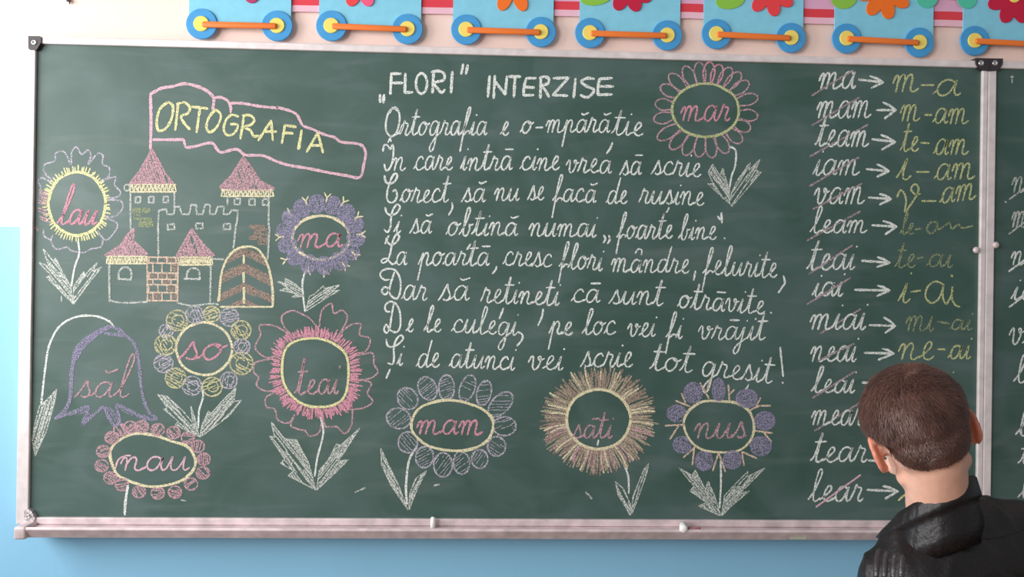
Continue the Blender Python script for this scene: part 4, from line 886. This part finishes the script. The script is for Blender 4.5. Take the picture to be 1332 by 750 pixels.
bm = bmesh.new()
add_ell(bm, hl(0, -.006, -.006), (.069, .088, .073), HR)                       # cranium
add_ell(bm, hl(0, -.030, -.045), (.058, .055, .052), HR)                       # back of the head
add_ell(bm, hl(0, .034, -.066), (.055, .050, .066), HR)                        # cheeks
add_ell(bm, hl(0, .050, -.112), (.036, .034, .030), HR)                        # chin
for s in (-1, 1):
    capsule(bm, hl(s * .040, .010, -.088), hl(s * .024, .06, -.118), .018, .018)   # jaw line
    add_ell(bm, hl(s * .028, .074, -.034), (.020, .010, .009), HR)             # brow
    add_ell(bm, hl(s * .036, .066, -.072), (.022, .016, .020), HR)             # cheek
    er = HR @ Matrix.Rotation(math.radians(s * 20), 3, 'Z') @ Matrix.Rotation(math.radians(8), 3, 'X')
    ec = hl(s * .0715, -.004, -.043)
    add_ell(bm, ec, (.0055, .016, .027), er)                                   # ear plate
    rim = [ec + er @ Vector((0, .0155 * math.cos(t) - .002, .0265 * math.sin(t) + .002 * math.cos(t))) for t in [math.radians(-100 - k * 22) for k in range(14)]]
    for p, q in zip(rim, rim[1:]): capsule(bm, p, q, .0048, .0048, 10)         # helix
    add_ell(bm, ec + er @ Vector((0, .006, -.024)), (.006, .008, .009), er)    # lobe
    capsule(bm, hl(s * .057, .006, -.04), ec + er @ Vector((0, .012, 0)), .010, .006, 12)
capsule(bm, hl(0, .083, -.042), hl(0, .098, -.073), .008, .011)                # nose
for s in (-1, 1): add_ell(bm, hl(s * .010, .090, -.076), (.008, .009, .007), HR)
capsule(bm, hl(-.014, .083, -.096), hl(.014, .083, -.096), .006, .006); capsule(bm, hl(-.011, .082, -.104), hl(.011, .082, -.104), .0065, .0065)   # lips
capsule(bm, hl(0, -.022, -.075), NB + Vector((0, 0, -.03)), .043, .047)        # neck
capsule(bm, hl(0, .004, -.085), NB + Vector((0, .018, -.03)), .042, .045)
CH = (SL + SR) / 2
up = Vector((0, 0, 1)); side = (SR - SL).normalized()
capsule(bm, NB - up * .05, SL - up * .0, .045, .045); capsule(bm, NB - up * .05, SR, .045, .045)
for k, (dz, rx, ry) in enumerate(((-.06, .115, .078), (-.14, .112, .075), (-.22, .10, .07), (-.31, .098, .072), (-.38, .108, .078))):
    add_ell(bm, CH + Vector((0, 0, dz)), (rx, ry, .075))
EL = SL + Vector((-.035, .0, -.225)); ER = SR + Vector((.04, .0, -.225))
WLf = EL + Vector((.005, .06, -.19)); WRt = ER + Vector((-.005, .06, -.19))
for s, sh, e, w in ((-1, SL, EL, WLf), (1, SR, ER, WRt)):
    capsule(bm, sh, e, .042, .033); capsule(bm, e, w, .032, .023)
    d = (w - e).normalized(); n_ = Vector((0, 1, 0)).cross(d).normalized(); f_ = d.cross(n_)
    palm = w + d * .035
    fa = Vector((0, 1, 0)); 
    add_ell(bm, palm, (.014, .033, .040), Matrix((Vector((1, 0, 0)), Vector((0, 1, 0)), Vector((0, 0, 1)))).transposed())
    for k, ln in enumerate((.054, .062, .058, .046)):
        b0 = palm + d * .030 + fa * (.024 - .0155 * k); j1 = b0 + d * ln * .5 + Vector((-s * .006, 0, 0)); j2 = j1 + d * ln * .42 + Vector((-s * .016, 0, 0))
        capsule(bm, b0, j1, .0075, .007, 10); capsule(bm, j1, j2, .007, .0058, 10)
    t0 = palm + fa * .028 - d * .012; t1 = t0 + fa * .020 + d * .022; t2 = t1 + fa * .004 + d * .024
    capsule(bm, t0, t1, .0095, .0085, 10); capsule(bm, t1, t2, .0085, .0065, 10)
hz = CH.z - .40
for s in (-1, 1):
    hip = Vector((CH.x + s * .058, CH.y, hz)); kn = Vector((CH.x + s * .068, CH.y + .01, .36)); an = Vector((CH.x + s * .07, CH.y - .015, .07))
    capsule(bm, hip, kn, .066, .047); capsule(bm, kn, an, .046, .032); capsule(bm, an - up * .02, an + Vector((s * .015, .11, -.04)), .03, .024)
body = fuse('body', bm, .0042, 3, SKIN, boy, 'bare head, neck and hands')
EARSKIN = mat('ear_skin', (0.66, 0.25, 0.17, 1), .5)
EARSKIN.node_tree.nodes['Principled BSDF'].inputs['Subsurface Weight'].default_value = 0.2
EARSKIN.node_tree.nodes['Principled BSDF'].inputs['Subsurface Radius'].default_value = (0.012, 0.004, 0.002)
body.data.materials.append(EARSKIN); HRt = HR.transposed()
for p in body.data.polygons:
    q = HRt @ (p.center + WL[body.name] - HC)
    if abs(q.x) > .0685 and -.08 < q.z < -.008 and -.035 < q.y < .02: p.material_index = 1

# eyes
for s in (-1, 1):
    bm = bmesh.new(); add_ell(bm, hl(s * .028, .0745, -.046), (.0105, .0085, .0095), HR, 16, 12)
    bm_obj('eye', bm, mat('eye_white', (.75, .73, .70, 1), .25), boy, True)

# jacket
def crease(p, n):
    q = p * 9; d = .0035 * noise.noise(Vector((q.x * 1.0, q.y, q.z * 2.2))) + .0022 * noise.noise(p * 28)
    r = abs(noise.noise(Vector((p.x * 14 + p.z * 10, p.y * 12, p.z * 9 - p.x * 8)))); d += .004 * (max(0, .25 - r) / .25) ** 2
    return d
bm = bmesh.new()
for k, (dz, rx, ry) in enumerate(((-.045, .150, .100), (-.10, .142, .098), (-.18, .132, .095), (-.26, .128, .095), (-.34, .130, .097), (-.40, .132, .098))):
    add_ell(bm, CH + Vector((0, 0, dz)), (rx, ry, .085))
capsule(bm, NB - up * .045 + Vector((0, -.008, 0)), SL + Vector((.012, 0, .012)), .062, .056); capsule(bm, NB - up * .045 + Vector((0, -.008, 0)), SR + Vector((-.01, 0, .008)), .062, .060)
capsule(bm, SL + Vector((.03, -.02, 0)), SR + Vector((-.03, -.02, 0)), .072, .074)
capsule(bm, SL, EL, .058, .050); capsule(bm, EL, WLf, .049, .037); capsule(bm, SR, ER, .062, .052); capsule(bm, ER, WRt, .050, .037)
jk = fuse('jacket', bm, .006, 6, LEATHER, boy, 'black leather jacket', crease)
bv_me = jk.data; org = WL[jk.name]
bvh = BVHTree.FromPolygons([v.co + org for v in bv_me.vertices], [list(p.vertices) for p in bv_me.polygons])
def onjk(px, py, off=.001):
    d = ray(px, py).normalized(); h = bvh.ray_cast(CAM, d)
    return (h[0] + h[1] * off) if h[0] is not None else None
PAD = mat('highlight_leather', (0.03, 0.026, 0.03, 1), .30, spec=.6, bump=.4, bump_scale=130)  # black leather with the shiny highlight painted in as a lighter base colour
def jline(pts, r, name, m=LEATHER, off=.001, label=None):
    P = [onjk(p.x, p.y, off) for p in cat(pts, 2.5)]; P = [p for p in P if p is not None]
    if len(P) < 3: return
    bm = bmesh.new(); tube(bm, P, [r * .5] + [r] * (len(P) - 2) + [r * .5], 8); bm_obj(name, bm, m, jk, True, label)
# stand collar: a folded band close round the neck, its left point falling open
cc = atD(1218, 645, 1.395)
e1 = Vector((math.cos(math.radians(31)), .1, math.sin(math.radians(31)))).normalized(); e2 = Vector((FWD.x + .35 * RIGHT.x, FWD.y, 0)).normalized()
e1 = (e1 - e2 * e1.dot(e2)).normalized(); e3 = e1.cross(e2).normalized()
bm = bmesh.new(); rings = []; NCL = 72
for k in range(NCL):
    t = 2 * math.pi * k / NCL; ct, st_ = math.cos(t), math.sin(t)
    p = cc + e1 * (.058 * ct) + e2 * (.060 * st_) - up * (.024 * st_); o_ = e1 * ct + e2 * st_; o_.z = 0; o_.normalize()
    lf = max(0, -ct) ** 2 * max(0, .55 + .9 * st_); rip = .0014 * math.sin(t * 26) * max(0, -st_) * max(0, .4 - ct)
    prof_c = [(-.003, -.035), (-.001, -.006), (.000, .000), (.0035, .003), (.008, .0005), (.011 + lf * .012, -.010 - lf * .006), (.014 + lf * .026, -.020 - lf * .014), (.0155 + lf * .036, -.027 - lf * .022), (.012 + lf * .03, -.031 - lf * .022), (.012 + lf * .01, -.040 - lf * .01), (.020, -.066), (.022, -.095), (-.01, -.10)]
    rings.append([bm.verts.new(p + o_ * (a + (rip if a > .004 else 0)) + Vector((0, 0, b))) for a, b in prof_c])
for i in range(NCL):
    a, b = rings[i], rings[(i + 1) % NCL]
    for k in range(len(prof_c) - 1): bm.faces.new((a[k], a[k + 1], b[k + 1], b[k]))
    bm.faces.new((a[-1], a[0], b[0], b[-1]))
bm_obj('collar', bm, LEATHER, jk, True, 'turned-up collar')
jline([Vector(p) for p in ((1204, 668), (1240, 690), (1270, 699), (1300, 698), (1331, 688))], .0012, 'seam', off=.0)
for k in range(4):
    x = 1139 + k * 11
    jline([Vector(p) for p in ((x + 5, 712 + k * 3), (x + 2, 724), (x + 1, 737), (x, 752))], .0062, 'padding_ridge', PAD, off=-.0032)
# trousers and shoes
bm = bmesh.new()
add_ell(bm, Vector((CH.x, CH.y, hz + .02)), (.122, .09, .09))
for s in (-1, 1):
    hip = Vector((CH.x + s * .058, CH.y, hz)); kn = Vector((CH.x + s * .068, CH.y + .01, .36)); an = Vector((CH.x + s * .07, CH.y - .015, .08))
    capsule(bm, hip, kn, .078, .06); capsule(bm, kn, an, .058, .05)
fuse('trousers', bm, .009, 4, TROUS, boy, 'dark trousers')
for s in (-1, 1):
    an = Vector((CH.x + s * .07, CH.y - .015, .07)); bm = bmesh.new()
    capsule(bm, (an.x, an.y - .02, .042), (an.x + s * .016, an.y + .13, .036), .040, .034); capsule(bm, (an.x, an.y, .05), (an.x, an.y, .085), .042, .043); box(bm, an.x - .038, an.x + .042, an.y - .06, an.y + .165, .0, .022, .01)
    fuse('shoe', bm, .006, 3, SHOE, boy, 'dark shoe')

# hair: a close cap with fine short strands over it
def hairline(d):
    """lowest height (skull space) at which hair grows for a horizontal direction angle; front = +90"""
    a = abs(((math.degrees(math.atan2(d.x, -d.y))) + 180) % 360 - 180)      # 0 at the back, 180 at the brow
    pts = [(0, -.094), (28, -.089), (44, -.074), (60, -.048), (74, -.024), (95, -.020), (108, -.040), (118, -.010), (140, .020), (180, .035)]
    for (a0, z0), (a1, z1) in zip(pts, pts[1:]):
        if a <= a1: return z0 + (z1 - z0) * (a - a0) / (a1 - a0)
    return .035
bmeH = body.data; orgB = WL[body.name]
bvhB = BVHTree.FromPolygons([v.co + orgB for v in bmeH.vertices], [list(p.vertices) for p in bmeH.polygons])
HRi = HR.transposed()
def scalp(th, z):
    """point of the skull at horizontal angle th and skull height z"""
    o = hl(0, -.012, min(z, .03) * .75 - .012); tgt = None
    d = Vector((math.sin(th), -math.cos(th), 0))
    return o, d
cap_v, cap_f = [], []; NT, NZ = 84, 34; idx = {}
roots = []
for i in range(NT):
    th = 2 * math.pi * i / NT; d2 = Vector((math.sin(th), -math.cos(th), 0)); zl = hairline(d2)
    # elevation where the hair starts on this meridian
    for j in range(NZ + 1):
        t = j / NZ; O = Vector((0, -.010, -.012))
        zr = zl; el0 = math.atan2(zr - O.z, .082 if zl > -.05 else .068); el = el0 + (math.pi / 2 - el0) * t
        dl = Vector((d2.x * math.cos(el), d2.y * math.cos(el), math.sin(el))); dw = HR @ dl; o = HC + HR @ O
        # skull radius in that direction from the two ellipsoids of the head
        best = 0
        for (c, r) in ((Vector((0, -.006, -.006)), (.069, .088, .073)), (Vector((0, -.030, -.045)), (.058, .055, .052)), (Vector((0, .034, -.066)), (.055, .050, .066)), (Vector((0, -.018, -.085)), (.048, .048, .04))):
            p = O - c; A_ = sum((dl[k] / r[k]) ** 2 for k in range(3)); B_ = 2 * sum(p[k] * dl[k] / r[k] ** 2 for k in range(3)); C2 = sum((p[k] / r[k]) ** 2 for k in range(3)) - 1
            D = B_ * B_ - 4 * A_ * C2
            if D > 0: best = max(best, (-B_ + math.sqrt(D)) / (2 * A_))
        th_ = .0015 + .0055 * min(1, t * 3.0) + .0012 * noise.noise(dl * 6)
        cap_v.append(o + dw * (best + th_)); idx[i, j] = len(cap_v) - 1
for i in range(NT):
    for j in range(NZ):
        a, b = idx[i, j], idx[(i + 1) % NT, j]; c, d = idx[(i + 1) % NT, j + 1], idx[i, j + 1]
        cap_f.append((a, b, c, d))
# inner skin so the cap has thickness
hair = mesh_obj('hair', cap_v, cap_f, HAIR, boy, True, 'short brown hair')
bvhH = [(Vector(cap_v[f[0]]), Vector(cap_v[f[1]]), Vector(cap_v[f[2]]), Vector(cap_v[f[3]])) for f in cap_f]
areas = [((b - a).cross(d - a)).length for a, b, c, d in bvhH]; tot = sum(areas)
whorl = hl(.010, -.055, .05)
sv, sf = [], []
hr = random.Random(3)
cum = []; acc = 0
for a_ in areas: acc += a_; cum.append(acc)
import bisect
for k in range(22000):
    i = min(bisect.bisect(cum, hr.random() * tot), len(bvhH) - 1); a, b, c, d = bvhH[i]; u, v = hr.random(), hr.random()
    p = (a.lerp(b, u)).lerp(d.lerp(c, u), v); nrm = (b - a).cross(d - a)
    if nrm.length < 1e-12: continue
    nrm.normalize(); 
    if nrm.dot(p - HC) < 0: nrm = -nrm
    away = (p - whorl); away -= nrm * away.dot(nrm)
    if away.length < 1e-5: continue
    away.normalize(); sw = nrm.cross(away)
    low = max(0., min(1., ((HRi @ (p - HC)).z + .095) / .09))
    nz = noise.noise(p * 30) * .8
    dirv = (away * (1.0) + sw * (.45 + nz) + nrm * (.45 + .25 * hr.random())).normalized()
    L = (.0035 + .0105 * low) * hr.uniform(.7, 1.25); w = .00042
    sd = dirv.cross(nrm).normalized() * w
    p0 = p - nrm * .001; p1 = p0 + dirv * L * .5 + nrm * .0006; p2 = p0 + dirv * L - nrm * L * .12
    n0 = len(sv); sv += [p0 - sd, p0 + sd, p1 - sd * .8, p1 + sd * .8, p2]; sf += [(n0, n0 + 1, n0 + 3, n0 + 2), (n0 + 2, n0 + 3, n0 + 4)]
st = mesh_obj('hair_strands', sv, sf, HAIR, hair); st['kind'] = 'stuff'
